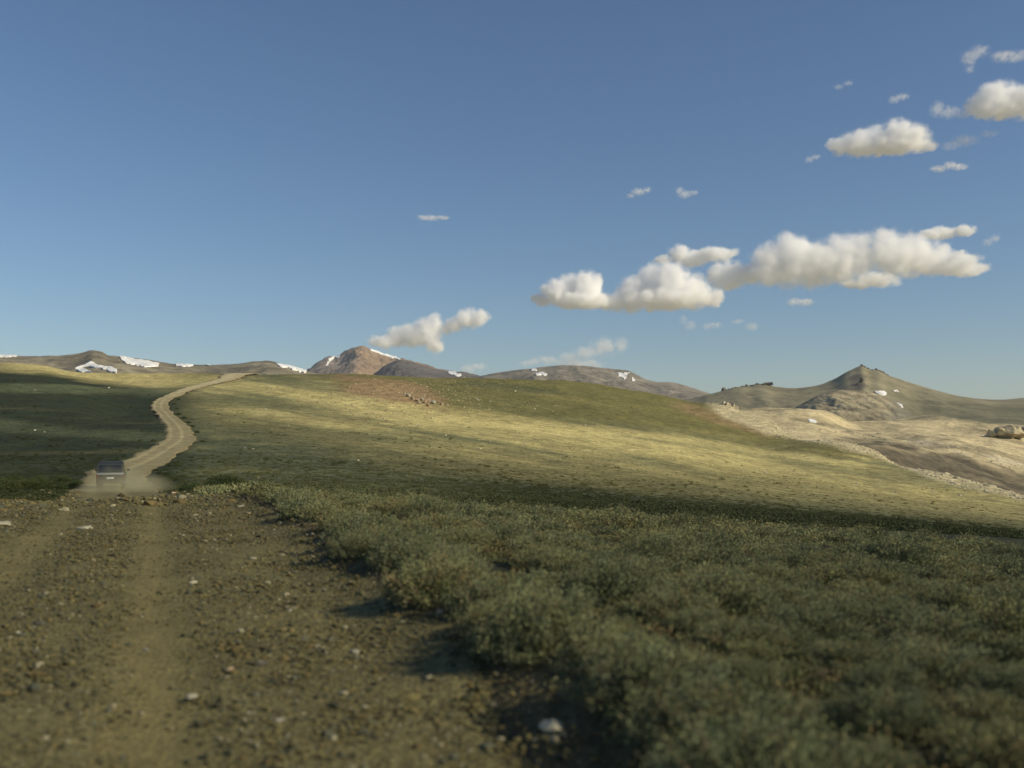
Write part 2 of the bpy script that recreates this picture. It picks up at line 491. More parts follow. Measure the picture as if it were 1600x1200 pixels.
# ------------------------------------------------------------------ the road
def road_material():
    m, nt, b = new_mat("gravel_road")
    p = geo_pos(nt)
    vo = nt.nodes.new("ShaderNodeTexVoronoi"); vo.inputs["Scale"].default_value = 26.0; nt.links.new(p, vo.inputs["Vector"])
    vo2 = nt.nodes.new("ShaderNodeTexVoronoi"); vo2.inputs["Scale"].default_value = 60.0; nt.links.new(p, vo2.inputs["Vector"])
    n = noise(nt, 1.1, 6, 0.6, p); n2 = noise(nt, 9.0, 5, 0.7, p)
    stones = ramp(nt, vo.outputs["Color"], [(0.1, g3(0.55)), (0.5, g3(0.95)), (0.9, g3(1.35))])
    fine = ramp(nt, vo2.outputs["Color"], [(0.1, g3(0.7)), (0.9, g3(1.3))])
    big = ramp(nt, n.outputs[0], [(0.3, g3(0.8)), (0.7, g3(1.2))])
    sep = nt.nodes.new("ShaderNodeVertexColor"); sep.layer_name = "tint"
    mx = nt.nodes.new("ShaderNodeMix"); mx.data_type = 'RGBA'
    nt.links.new(sep.outputs["Alpha"], mx.inputs[0])
    mx.inputs[7].default_value = (1, 1, 1, 1)
    c1 = mul(nt, stones.outputs[0], fine.outputs[0])
    nt.links.new(c1, mx.inputs[6])
    c = mul(nt, sep.outputs[0], mx.outputs[2]); c = mul(nt, c, big.outputs[0])
    r2 = ramp(nt, n2.outputs[0], [(0.3, g3(0.85)), (0.7, g3(1.15))])
    c = mul(nt, c, r2.outputs[0])
    nt.links.new(c, b.inputs["Base Color"]); b.inputs["Roughness"].default_value = 0.95
    bump(nt, b, vo.outputs["Distance"], 0.5, 0.02)
    return m
def track_weight(sl):
    """1 inside the two smooth wheel tracks; sl metres right of the road's middle"""
    return np.maximum(np.exp(-((sl - 0.42) / 0.30) ** 2), 0.8 * np.exp(-((sl + 1.25) / 0.34) ** 2))
def build_road():
    lat = np.concatenate([np.linspace(-1.12, 1.12, 41)])
    n, k = len(RC), len(lat)
    hw = RC[:, 2][:, None]
    q = np.arange(n) * 0.5
    eL = 0.34 * fbm(q / 4.2, q * 0, octaves=4, seed=91); eR = 0.34 * fbm(q / 4.2, q * 0 + 9, octaves=4, seed=93)
    sc = 1 + np.where(lat[None, :] < 0, eL[:, None], eR[:, None]) * np.abs(lat[None, :])
    S = lat[None, :] * hw * sc
    X = RC[:, 0][:, None] + RN[:, 0][:, None] * S
    Y = RC[:, 1][:, None] + RN[:, 1][:, None] * S
    Z = terrain0(X, Y)
    Zc = terrain0(RC[:, 0], RC[:, 1])[:, None]
    far = np.hypot(X, Y)
    Z = np.where(far > 40, 0.7 * Zc + 0.3 * Z, Z)      # graded flat across
    Z = Z + 0.02 * fbm(X * 1.4, Y * 1.4, octaves=3, seed=95) + 0.012 * fbm(X * 6, Y * 6, octaves=2, seed=96)
    tw = track_weight(S)
    Z = Z - 0.035 * tw + 0.0011 * np.clip(far - 40, 0, 500)
    edge = sstep(0.93, 1.12, np.abs(lat))[None, :]
    Z = Z - edge * (0.12 + 0.0004 * np.clip(far - 30, 0, 500))
    nn = fbm(X * .5, Y * .5, octaves=3, seed=97)
    base = np.array((.140, .122, .052)); trk = np.array((.178, .150, .060)); farc = np.array((.32, .275, .145))
    t = np.clip(tw + 0.25 * nn, 0, 1)[..., None]
    C = base * (1 - t) + trk * t
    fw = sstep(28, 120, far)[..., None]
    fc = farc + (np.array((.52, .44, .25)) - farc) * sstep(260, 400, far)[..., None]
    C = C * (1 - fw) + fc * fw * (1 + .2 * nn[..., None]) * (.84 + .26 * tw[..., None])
    ew = (sstep(.80, 1.08, np.abs(lat))[None, :] * np.ones_like(S) * (.7 + .5 * fbm(X * .8, Y * .8, octaves=3, seed=98)))
    ew = np.clip(ew, 0, 1)[..., None] * sstep(10, 60, far)[..., None]
    C = C * (1 - ew) + np.array((.17, .13, .065)) * ew
    C = np.concatenate([C, np.clip(t * 0.75 + fw * .6, 0, 1)], -1)
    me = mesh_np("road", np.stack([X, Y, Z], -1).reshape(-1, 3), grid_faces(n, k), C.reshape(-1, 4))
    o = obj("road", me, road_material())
    tag(o, "winding gravel road climbing the hillside", kind="structure")
    return S
build_road()
def road_z(x, y):
    v = road_coord(x, y); hw = 2.5
    return terrain0(x, y) - 0.035 * track_weight(np.clip(v, -2, 2) * hw)

# ------------------------------------------------------------------ hills and mountains
class Ridge:
    """a mountain: a ridge line at a distance d0, a front slope of depth W down to row yb, and a back slope"""
    def __init__(self, ridge, d0, W, yb, rough, gully, seed, curve=1.0, wander=0.0, fine=0.012):
        self.k = [p[0] for p in ridge]; self.v = [p[1] for p in ridge]
        self.d0, self.W, self.yb, self.rough, self.gully, self.seed, self.curve, self.wander, self.fine = d0, W, yb, rough, gully, seed, curve, wander, fine
    def ridge_d(self, px):
        return self.d0 + self.W * self.wander * fbm(np.asarray(px) / 60.0, np.asarray(px) * 0, octaves=3, seed=self.seed + 5)
    def surf(self, px, t):
        """t: 0 base .. 1 ridge .. >1 behind"""
        px = np.asarray(px, float); t = np.asarray(t, float)
        yr = pchip(self.k, self.v, px)
        D = self.ridge_d(px); d = D + self.W * (np.minimum(t, 1) - 1) + self.W * 1.2 * np.maximum(t - 1, 0)
        zr = z_of(yr, D); zb = z_of(self.yb, D - self.W)
        h = zr - zb
        x0 = (px - CX) * d / F
        tt = np.clip(t, 0, 1)
        prof = tt ** self.curve
        n = fbm(x0 / (self.W * .16), d / (self.W * .34), octaves=5, seed=self.seed, gain=.55)
        g = np.abs(fbm(x0 / (self.W * .13) + .6 * n, d / (self.W * .8), octaves=3, seed=self.seed + 40))
        damp = np.sin(np.pi * np.clip(tt, 0, 1)) ** .7
        z = zb + h * prof + np.abs(h) * damp * (self.rough * n - self.gully * (g - .3))
        z = z + np.abs(h) * self.fine * fbm(x0 / (self.W * .012), d / (self.W * .05), octaves=3, seed=self.seed + 80) * np.clip(tt * 3, 0, 1)
        z = z - h * 0.9 * np.clip(t - 1, 0, 1) ** 1.2
        return x0, d, z
def build_ridge(name, label, R, px0, px1, npx, nt, colour, mat, group=None):
    px = np.linspace(px0, px1, npx); t = np.concatenate([np.linspace(-.15, 1, nt), np.linspace(1, 2, 14)[1:]])
    P, T = np.meshgrid(px, t, indexing='xy')
    x, d, z = R.surf(P.ravel(), T.ravel())
    low = np.clip(-T.ravel() / .15, 0, 1); z = z * (1 - low) + VALLEY * low
    c = colour(P.ravel(), row_of(z, d), T.ravel(), x, d)
    me = mesh_np(name, np.stack([x, d, z], 1), grid_faces(len(t), npx), np.clip(c, .01, .95))
    o = obj(name, me, mat)
    tag(o, label, kind="structure")
    return o

GREY = np.array((.235, .205, .140)); PURPLE = np.array((.19, .155, .13)); OCHRE = np.array((.27, .185, .11)); GREYGREEN = np.array((.18, .17, .095)); DARKROCK = np.array((.085, .075, .062))

R_LEFT = Ridge([(-900, 560), (-500, 548), (-200, 552), (0, 555), (40, 556.5), (80, 556), (110, 554), (130, 550.5), (145, 547), (157, 549), (170, 555), (190, 557), (230, 562), (280, 569), (330, 570), (370, 568.5), (400, 564.5), (415, 563.5), (440, 568), (470, 577), (490, 582), (540, 592), (620, 606)], 2300, 800, 612, .10, .10, 11, 1.0, .10, .010)
def col_left(px, row, t, x, d):
    n = fbm(x / 90, d / 120, octaves=4, seed=201)
    c = np.tile(GREY, (len(px), 1)) * (1 + .25 * n)[:, None]
    c = mix(c, GREYGREEN * 1.1, .6 * sstep(.1, .5, n) * sstep(.9, .3, t))
    c = mix(c, DARKROCK * 1.4, sstep(.93, 1, t) * sstep(.0, .3, fbm(px / 9, px * 0, octaves=3, seed=203)) * .8)
    return c
build_ridge("hill", "low grey brown ridge with snow strips beyond the brow", R_LEFT, -900, 620, 700, 60, col_left, M_MOUNT)

R_RED = Ridge([(400, 606), (460, 592), (480, 578), (500, 564), (514, 557.5), (526, 556), (536, 551), (550, 544.5), (560, 541), (566, 541.5), (576, 545), (590, 550), (610, 556), (640, 563.5), (670, 572), (690, 578), (712, 582), (735, 586), (780, 600), (840, 612)], 8200, 2600, 612, .12, .34, 23, 1.0, .12, .03)
def col_red(px, row, t, x, d):
    n = fbm(x / 420, d / 900, octaves=4, seed=211)
    w = sstep(-18, 14, px - 565 + 26 * n) * sstep(700, 640, px)
    c = mix(np.tile(PURPLE, (len(px), 1)), OCHRE, w * .85)  # lit ochre right face and shaded purple left face painted in
    c = mix(c, PURPLE * 1.1, .7 * sstep(.15, .5, fbm(x / 160, d / 1400, octaves=3, seed=213)))
    return c * (1 + .2 * n)[:, None]
build_ridge("mountain", "reddish pyramid shaped mountain with snow on its right shoulder", R_RED, 400, 840, 520, 110, col_red, M_MOUNT)

R_FRONT = Ridge([(520, 614), (575, 592), (590, 580), (600, 572), (612, 566), (625, 562.5), (640, 564.5), (660, 571), (690, 579.5), (705, 581), (720, 580.5), (738, 584), (760, 590), (790, 598), (850, 612)], 6200, 1500, 612, .08, .14, 29, 1.0, .08, .010)
def col_front(px, row, t, x, d):
    n = fbm(x / 300, d / 400, octaves=4, seed=221)
    return np.tile(np.array((.125, .108, .098)), (len(px), 1)) * (1 + .25 * n)[:, None]
build_ridge("mountain", "dark grey spur in front of the reddish mountain", R_FRONT, 520, 850, 360, 70, col_front, M_MOUNT)

R_DOME = Ridge([(640, 616), (700, 600), (740, 590), (770, 583.5), (800, 579), (830, 575.5), (855, 572.5), (885, 570.5), (920, 572.5), (955, 576), (975, 578), (985, 580.5), (1000, 588), (1010, 593), (1030, 597), (1045, 597), (1062, 600), (1085, 607), (1105, 613.5), (1140, 622), (1200, 634), (1260, 645)], 5200, 1700, 640, .07, .13, 37, .9, .10, .009)
def col_dome(px, row, t, x, d):
    n = fbm(x / 260, d / 400, octaves=4, seed=231)
    c = np.tile(np.array((.235, .205, .155)), (len(px), 1)) * (1 + .18 * n)[:, None]
    c = mix(c, np.array((.115, .105, .098)), .85 * sstep(945, 990, px + 25 * n) * sstep(.2, -.5, n * sstep(1000, 1060, px)))  # right shoulder's shade put into the colour as dark grey
    return c
build_ridge("mountain", "broad rounded grey mountain with tiny snow patches", R_DOME, 640, 1260, 560, 80, col_dome, M_MOUNT)

R_PEAK = Ridge([(900, 655), (1000, 640), (1060, 628), (1100, 617.5), (1128, 611), (1150, 605), (1170, 602), (1190, 599.5), (1212, 604), (1240, 606.5), (1270, 603.5), (1300, 594), (1322, 582), (1336, 575), (1346, 572.5), (1358, 577), (1372, 579), (1386, 586), (1400, 590.5), (1430, 600), (1460, 609), (1490, 617), (1520, 622), (1560, 624.5), (1600, 621.5), (1700, 612), (1900, 600), (2300, 590), (2700, 600)], 3300, 1250, 672, .05, .06, 43, 1.15, .10, .008)
def col_peak(px, row, t, x, d):
    n = fbm(x / 130, d / 220, octaves=4, seed=241)
    c = np.tile(np.array((.235, .208, .125)), (len(px), 1)) * (1 + .14 * n)[:, None]
    c = mix(c, GREYGREEN * .85, .85 * sstep(1380, 1470, px + 60 * n) * sstep(.95, .6, t))
    e = ((px - 1342) / 16) ** 2 + ((row - 596) / 18) ** 2
    c = mix(c, DARKROCK, .85 * sstep(1.2, .3, e + 1.2 * n))
    return c
build_ridge("mountain", "grey green mountain with a pointed rocky summit", R_PEAK, 900, 2700, 900, 90, col_peak, M_SLOPE)

R_KNOLL = Ridge([(1180, 662), (1215, 650), (1240, 638), (1262, 626), (1280, 617), (1303, 609.5), (1320, 609), (1340, 611), (1362, 614), (1384, 619), (1400, 628), (1415, 642), (1440, 658), (1480, 670)], 2150, 420, 672, .10, .12, 53, .8, .10, .014)
def col_knoll(px, row, t, x, d):
    n = fbm(x / 40, d / 60, octaves=4, seed=251)
    c = np.tile(np.array((.34, .29, .18)), (len(px), 1)) * (1 + .25 * n)[:, None]
    c = mix(c, np.array((.13, .11, .075)), .6 * sstep(.1, .45, fbm(x / 25, d / 45, octaves=3, seed=253)))
    c = mix(c, np.array((.13, .125, .10)), .7 * sstep(1375, 1400, px + 10 * n))
    return c
build_ridge("hill", "rounded rocky knoll below the pointed summit", R_KNOLL, 1180, 1480, 340, 80, col_knoll, M_MOUNT)

# the pale sandy hills between the brow and the mountain
def sandy_tail(dc, yc):
    zc = z_of(yc, dc)
    return [(dc * 1.08, row_of(zc - 6, dc * 1.08)), (dc * 1.35, row_of(VALLEY + 4, dc * 1.35)), (3000, row_of(VALLEY - 4, 3000))]
SANDY = Profile({
    980:  [(420, 730), (600, 700), (800, 668), (1000, 655)],
    1100: [(420, 740), (560, 705), (700, 672), (820, 654), (950, 643)],
    1167: [(420, 745), (560, 712), (700, 680), (820, 655), (920, 639)],
    1230: [(420, 750), (560, 716), (700, 684), (820, 660), (940, 639)],
    1287: [(420, 755), (560, 716), (700, 688), (820, 668), (960, 642)],
    1331: [(420, 758), (560, 715), (700, 690), (850, 672), (1000, 656)],
    1370: [(420, 762), (560, 716), (640, 696), (720, 690), (900, 668), (1050, 654)],
    1431: [(420, 768), (560, 735), (640, 706), (720, 696), (900, 672), (1100, 652)],
    1503: [(420, 778), (560, 750), (650, 720), (720, 706), (900, 678), (1100, 656)],
    1547: [(420, 784), (560, 758), (660, 730), (740, 714), (900, 682), (1080, 662)],
    1600: [(420, 792), (560, 770), (680, 740), (760, 722), (920, 686), (1080, 662)],
    1800: [(420, 815), (560, 790), (680, 765), (780, 745), (920, 700), (1080, 655)],
    2600: [(420, 840), (560, 820), (680, 790), (780, 765), (920, 715), (1080, 660)],
}, sandy_tail, 980, 2600, 420, 3000, smooth=2.0, npx=700, nd=260)
def sandy_z(px, d):
    x = (px - CX) * d / F
    z = z_of(SANDY.row(px, d), d)
    return x, z + 4.2 * fbm(x / 70, d / 80, octaves=4, seed=301) - 4.0 * (np.abs(fbm(x / 45, d / 120, octaves=2, seed=303)) - .3) + .5 * fbm(x / 7, d / 9, octaves=3, seed=305)
def build_sandy():
    px = np.linspace(980, 2600, 760); d = np.exp(np.linspace(math.log(420), math.log(1500), 230))
    P, D = np.meshgrid(px, d, indexing='xy'); P = P.ravel(); D = D.ravel()
    x, z = sandy_z(P, D)
    ed = sstep(1035, 980, P); z = z * (1 - ed) + VALLEY * ed
    low = np.clip((450 - D) / 30, 0, 1); z = z * (1 - low) + (VALLEY - 2) * low
    row = row_of(z, D)
    n = fbm(x / 60, D / 90, octaves=4, seed=311); n2 = fbm(x / 12, D / 16, octaves=4, seed=313)
    n3 = fbm(x / 26, D / 30, octaves=4, seed=317)
    c = np.tile(np.array((.58, .48, .275)), (len(x), 1)) * (1 + .26 * n + .22 * n2)[:, None]
    c = mix(c, np.array((.20, .175, .105)), .75 * sstep(.12, .42, n3))
    c = mix(c, np.array((.30, .25, .15)), .6 * sstep(.15, .5, n))
    c = mix(c, np.array((.25, .22, .13)), .5 * sstep(690, 655, row) * sstep(.0, .4, n2) )
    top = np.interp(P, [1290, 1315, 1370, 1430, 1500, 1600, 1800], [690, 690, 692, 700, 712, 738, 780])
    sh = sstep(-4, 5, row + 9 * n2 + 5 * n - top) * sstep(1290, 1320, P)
    c = mix(c, np.array((.110, .093, .060)), sh * np.clip(.85 + .5 * n3 + .3 * n2, .25, 1))                  # lower slope's shade darkened into the brown ground colour
    st = sstep(9, 3, np.abs(row + 2 * n2 - (top - 9))) * sstep(1400, 1440, P)
    c = mix(c, np.array((.52, .46, .33)), .6 * st * sstep(-.3, .2, n2))
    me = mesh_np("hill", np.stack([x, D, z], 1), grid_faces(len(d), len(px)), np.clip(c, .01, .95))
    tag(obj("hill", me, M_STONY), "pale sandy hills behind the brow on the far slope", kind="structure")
build_sandy()

# ------------------------------------------------------------------ rocks
def ico(sub):
    bm = bmesh.new(); bmesh.ops.create_icosphere(bm, subdivisions=sub, radius=1.0)
    v = np.array([p.co[:] for p in bm.verts]); f = np.array([[q.index for q in p.verts] for p in bm.faces]); bm.free()
    return v, f
ICO1, ICO2, ICO3, ICO4 = ico(1), ico(2), ico(3), ico(4)
def rock_shape(base, seed, squash=(1, 1, .6), rough=.35, facets=6):
    v, f = base
    r = np.random.default_rng(seed)
    w = v.copy()
    for _ in range(facets):                              # planed faces
        n = r.normal(size=3); n /= np.linalg.norm(n); h = r.uniform(.45, .85)
        k = w @ n; w = w - np.maximum(k - h, 0)[:, None] * n[None]
    w = w * (1 + rough * fbm(v[:, 0] * 1.6 + seed, v[:, 1] * 1.6, v[:, 2] * 1.6, octaves=3, seed=seed))[:, None]
    return w * np.array(squash)
def rock_mesh(name, seed, colour, base=ICO2, squash=(1, 1, .6), rough=.35):
    v = rock_shape(base, seed, squash, rough)
    n = fbm(v[:, 0] * 2, v[:, 1] * 2, v[:, 2] * 2, octaves=3, seed=seed + 3)
    return mesh_np(name, v, base[1], np.array(colour)[None] * (1 + .25 * n)[:, None], smooth=False)
def at(px, row):
    """ground point seen in a direction"""
    dd = np.exp(np.linspace(math.log(4), math.log(640), 4000)); x = (px - CX) * dd / F
    z = terrain0(x, dd); rr = row_of(z, dd)
    hit = np.where(rr <= row)[0]
    i = hit[0] if len(hit) else int(np.argmin(np.abs(rr - row)))
    return x[i], dd[i], z[i]
WHITE_ROCK = (.36, .335, .24); TAN_ROCK = (.36, .27, .17); GREY_ROCK = (.22, .20, .17)
def rock(px, row, wpx, colour, label, seed, group=None, squash=(1, .8, .6), sink=.25, name="rock", base=ICO2):
    x, y, z = at(px, row)
    r = wpx * y / F / 2
    me = rock_mesh(name, seed, colour, base, squash)
    o = obj(name, me, M_ROCK)
    o.location = (x, y, z + r * squash[2] * (1 - 2 * sink) ); o.scale = (r, r, r); o.rotation_euler = (0, 0, seed * 1.7)
    tag(o, label, "rock", group)
    return o
ROAD_ROCKS = [
    (862, 1140, 46, WHITE_ROCK, "large pale stone at the road edge beside the nearest dark bush"),
    (134, 826, 30, WHITE_ROCK, "flat whitish stone on the far part of the gravel, left of the wheel track"),
    (6, 820, 34, WHITE_ROCK, "flat whitish stone at the left border of the photo"),
    (376, 793, 12, WHITE_ROCK, "white stone at the foot of the first bank bushes"),
    (388, 803, 9, TAN_ROCK, "small tan stone beside the white stone at the bank foot"),
    (300, 1090, 22, WHITE_ROCK, "pale oval stone low in the smooth wheel track"),
    (438, 1128, 22, WHITE_ROCK, "pale rounded stone on the lower right gravel"),
    (302, 911, 13, WHITE_ROCK, "long thin white stone at the edge of the wheel track"),
    (395, 874, 13, WHITE_ROCK, "white flat stone near the bank shadow"),
    (690, 958, 22, TAN_ROCK, "buff stone lying under the bank bushes"),
    (228, 1017, 12, GREY_ROCK, "dark grey stone on the smooth wheel track"),
    (411, 1040, 22, (.10, .09, .075), "blackish stone on the right half of the gravel"),
    (360, 1048, 16, TAN_ROCK, "brownish stone just right of the wheel track"),
    (28, 990, 13, WHITE_ROCK, "whitish stone on the left gravel ridge"),
    (60, 975, 17, (.09, .085, .07), "black stone on the left gravel ridge"),
    (555, 1020, 18, WHITE_ROCK, "pale stone on gravel near the right road edge"),
    (452, 955, 12, WHITE_ROCK, "white pebble sized stone mid gravel right of the track"),
    (318, 768, 16, WHITE_ROCK, "white stone between shrubs where the road drops away"),
    (272, 772, 12, TAN_ROCK, "tan stone on the verge where the road drops away"),
    (85, 760, 12, TAN_ROCK, "tan stone among shrubs left of the dropping road"),
]
for k, (px, row, w, c, lab) in enumerate(ROAD_ROCKS):
    rock(px, row, w, c, lab, 500 + k, squash=(1, .8, .24 if row < 830 and px < 200 else .42), name="stone")

OUT = [(638, 620, 9), (645, 624, 8), (652, 627, 10), (659, 626, 8), (664, 630, 10), (671, 628, 9), (677, 631, 11), (684, 630, 8), (690, 633, 8), (655, 632, 7), (668, 635, 8), (642, 616, 6), (632, 617, 5), (699, 634, 5)]
for k, (px, row, w) in enumerate(OUT):
    rock(px, row, w, TAN_ROCK if k % 3 else WHITE_ROCK, "brown boulder in the rocky cluster on the hill's reddish patch", 540 + k, "boulders of the rocky cluster below the hilltop", squash=(1, .9, .85), name="boulder")
HR = [(675, 654), (650, 664), (655, 665), (680, 672), (696, 681), (741, 679), (755, 680), (770, 678), (795, 692), (820, 694), (847, 695), (1055, 718), (1015, 716), (943, 709), (911, 774), (927, 777), (725, 771), (765, 691), (730, 698), (750, 702),
      (415, 640), (550, 634), (765, 628), (768, 627), (914, 665), (866, 668), (1180, 730), (1182, 737), (1145, 742), (1338, 756), (1458, 769), (1440, 782), (1320, 820), (1230, 744), (1195, 739), (1160, 736), (395, 702), (382, 700), (352, 640), (54, 673), (70, 676), (55, 610),
      (170, 607), (520, 668), (600, 654), (835, 640), (1000, 640), (1090, 690), (1250, 720), (1500, 775), (860, 720), (640, 700), (990, 735), (1120, 765), (1400, 770), (560, 720), (450, 665), (700, 610), (730, 603), (745, 625), (805, 612)]
PALE_LAB = "small whitish rock lying in the grass of the open hillside"
for k, (px, row) in enumerate(HR):
    rock(px, row, [5, 3.5, 4.5, 3, 6][k % 5], (.50, .46, .34), PALE_LAB, 600 + k, "white rocks dotted over the hillside", squash=(1, .8, .6), base=ICO1)

def crag(name, label, pts, d, depth, colour, seed, group=None):
    """a jagged outcrop made of upright blocks: one continuous heap of fused rock faces; pts: (column, foot row, top row, width)"""
    V, Fc, C, o = [], [], [], 0
    for k, (px, rf, rt, w) in enumerate(pts):
        dd = d + depth * math.sin(k * 2.1 + seed) * .5
        v = rock_shape(ICO3, seed * 31 + k, (1, 1, 1), .30, 16)
        x, z0, z1 = (px - CX) * dd / F, z_of(rf, dd), z_of(rt, dd)
        s = np.array((w * dd / F / 2, w * dd / F / 2 * 1.1, (z1 - z0) * .62))
        v = v * s + np.array((x, dd, (z0 * .55 + z1 * .45)))
        n = fbm(v[:, 0] / (3 + w), v[:, 2] / 2, v[:, 1] / 6, octaves=3, seed=seed + k)
        V.append(v); Fc.append(ICO3[1] + o); o += len(v); C.append(np.array(colour)[None] * (1 + .35 * n)[:, None])
    me = mesh_np(name, np.concatenate(V), np.concatenate(Fc), np.concatenate(C), smooth=False)
    ob = obj(name, me, M_CRAG)
    tag(ob, label, "rock outcrop", group)
    return ob
crag("rock_outcrop", "grey brown rock outcrop topping the sandy hill near the right border", [(1552, 683, 670, 20), (1561, 683, 667, 22), (1570, 683, 664, 26), (1579, 683, 663, 26), (1588, 683, 664, 26), (1598, 683, 666, 24), (1566, 685, 672, 22), (1578, 685, 672, 24), (1590, 685, 672, 22), (1575, 683, 666, 36), (1606, 683, 668, 22)], 925, 4, (.45, .38, .235), 3)
crag("rock_outcrop", "pale jagged rocks crowning the brow where the green hill ends", [(1119, 638, 632, 9), (1125, 639, 630, 10), (1131, 640, 627.5, 11), (1138, 641, 627.5, 11), (1144, 642, 629, 11), (1150, 643, 632, 10), (1134, 641, 631, 18)], 508, 2, (.46, .40, .27), 5)
crag("rock_outcrop", "dark rocks along the low crest left of the pointed summit", [(1131 + 4.4 * k, 616 - .8 * k, 605.5 - .62 * k + (k * 7 % 4) * .8, 8.5) for k in range(18)], 3310, 8, (.13, .115, .085), 7)
crag("rock_outcrop", "dark rock cap on the pointed summit", [(1338, 584, 573.5, 9), (1345, 582, 568.5, 9), (1350, 584, 571, 9), (1356, 587, 575, 9), (1346, 590, 575, 15), (1352, 590, 578, 12)], 3300, 8, (.13, .115, .09), 9)
crag("rock_outcrop", "dark rocks on the right shoulder of the pointed summit", [(1363, 586, 576, 9), (1369, 586, 575.5, 9), (1374, 588, 576, 9), (1380, 590, 579, 9), (1385, 592, 582, 8)], 3280, 8, (.13, .11, .085), 11)
crag("rock_outcrop", "dark rock rib descending below the pointed summit", [(1347, 598, 587, 8), (1345, 602, 591, 9), (1342, 606, 596, 9), (1340, 611, 600, 9), (1344, 609, 600, 12), (1350, 609, 601, 11), (1356, 611, 602, 10), (1362, 612, 604, 10), (1368, 612, 605, 9)], 2850, 15, (.125, .108, .08), 13)

def merged_rocks(name, pts, colours, seed, base, kind_label, mat, sq=.6):
    """many loose stones as one sheet of rubble; pts (x,y,z,r)"""
    r = np.random.default_rng(seed)
    shapes = [rock_shape(base, seed + k, (1, 1, 1), .3, 6) for k in range(12)]
    n = len(pts); nv = len(base[0])
    V = np.empty((n, nv, 3)); C = np.empty((n, nv, 3))
    idx = r.integers(0, 12, n); an = r.uniform(0, 6.28, n); el = r.uniform(.7, 1.3, (n, 3)); el[:, 2] *= sq
    sh = np.array(shapes)[idx] * el[:, None, :]
    ca, sa = np.cos(an)[:, None], np.sin(an)[:, None]
    V[..., 0] = (sh[..., 0] * ca - sh[..., 1] * sa) * pts[:, 3:4] + pts[:, 0:1]
    V[..., 1] = (sh[..., 0] * sa + sh[..., 1] * ca) * pts[:, 3:4] + pts[:, 1:2]
    V[..., 2] = sh[..., 2] * pts[:, 3:4] + pts[:, 2:3]
    C[:] = colours[:, None, :]
    Fc = (base[1][None] + (np.arange(n) * nv)[:, None, None]).reshape(-1, 3)
    me = mesh_np(name, V.reshape(-1, 3), Fc, C.reshape(-1, 3), smooth=False)
    o = obj(name, me, mat); tag(o, kind_label, kind="stuff")
    return o
def brow_rubble():
    n = 5200
    px = rng.uniform(1100, 1680, n)
    g = np.interp(px, [1090, 1130, 1200, 1290, 1370, 1460, 1600, 1800], [632, 652, 679, 694, 714, 750, 782, 815])
    dc = NEAR.crest_d(px); rc = NEAR.row(px, dc)
    d = dc * (1 - rng.uniform(0, 1, n) ** 1.2 * .16)
    x = (px - CX) * d / F; z = terrain0(x, d); row = row_of(z, d)
    keep = row < g + rng.normal(0, 4, n)
    x, d, z = x[keep], d[keep], z[keep]
    r = np.exp(rng.normal(-1.35, .55, len(x)))
    c = np.array((.52, .45, .30)) * rng.uniform(.65, 1.15, (len(x), 1))
    merged_rocks("rubble", np.stack([x, d, z - r * .1, r], 1), c, 801, ICO1, "pale broken rocks strewn along the brow on the right", M_ROCK)
    n = 1500                                              # stony strip on the sandy slope behind
    px = rng.uniform(1180, 1680, n)
    top = np.interp(px, [1180, 1290, 1315, 1370, 1430, 1500, 1600, 1800], [676, 690, 690, 690, 698, 711, 736, 780])
    tgt = top - rng.uniform(0, 18, n)
    dd = np.exp(np.linspace(math.log(430), math.log(1100), 300))
    rows = np.array([row_of(sandy_z(np.full(300, p), dd)[1], dd) for p in px])
    i = np.argmin(np.abs(rows - tgt[:, None]), 1); d = dd[i]
    x, z = sandy_z(px, d)
    r = np.exp(rng.normal(-.95, .55, n))
    c = np.array((.50, .44, .31)) * rng.uniform(.6, 1.15, (n, 1))
    merged_rocks("rubble", np.stack([x, d, z - r * .1, r], 1), c, 811, ICO1, "pale stones above the painted shade on the sandy slope", M_ROCK)
    n = 2600                                              # stones in the reddish patch and along the hilltop
    px = np.concatenate([rng.normal(640, 70, n // 2), rng.uniform(540, 880, n - n // 2)])
    row = np.concatenate([rng.normal(615, 14, n // 2), rng.uniform(590, 650, n - n // 2)])
    P = np.array([at(a, b) for a, b in zip(np.concatenate([px[:1000], px[n // 2:n // 2 + 600]]), np.maximum(np.concatenate([row[:1000], row[n // 2:n // 2 + 600]]), 588))])
    r = np.exp(rng.normal(-1.35, .4, len(P)))
    c = np.array((.42, .34, .2)) * rng.uniform(.6, 1.2, (len(P), 1))
    merged_rocks("rubble", np.stack([P[:, 0], P[:, 1], P[:, 2] + r * .1, r], 1), c, 821, ICO1, "scattered light stones in grass near the hilltop", M_ROCK)
brow_rubble()

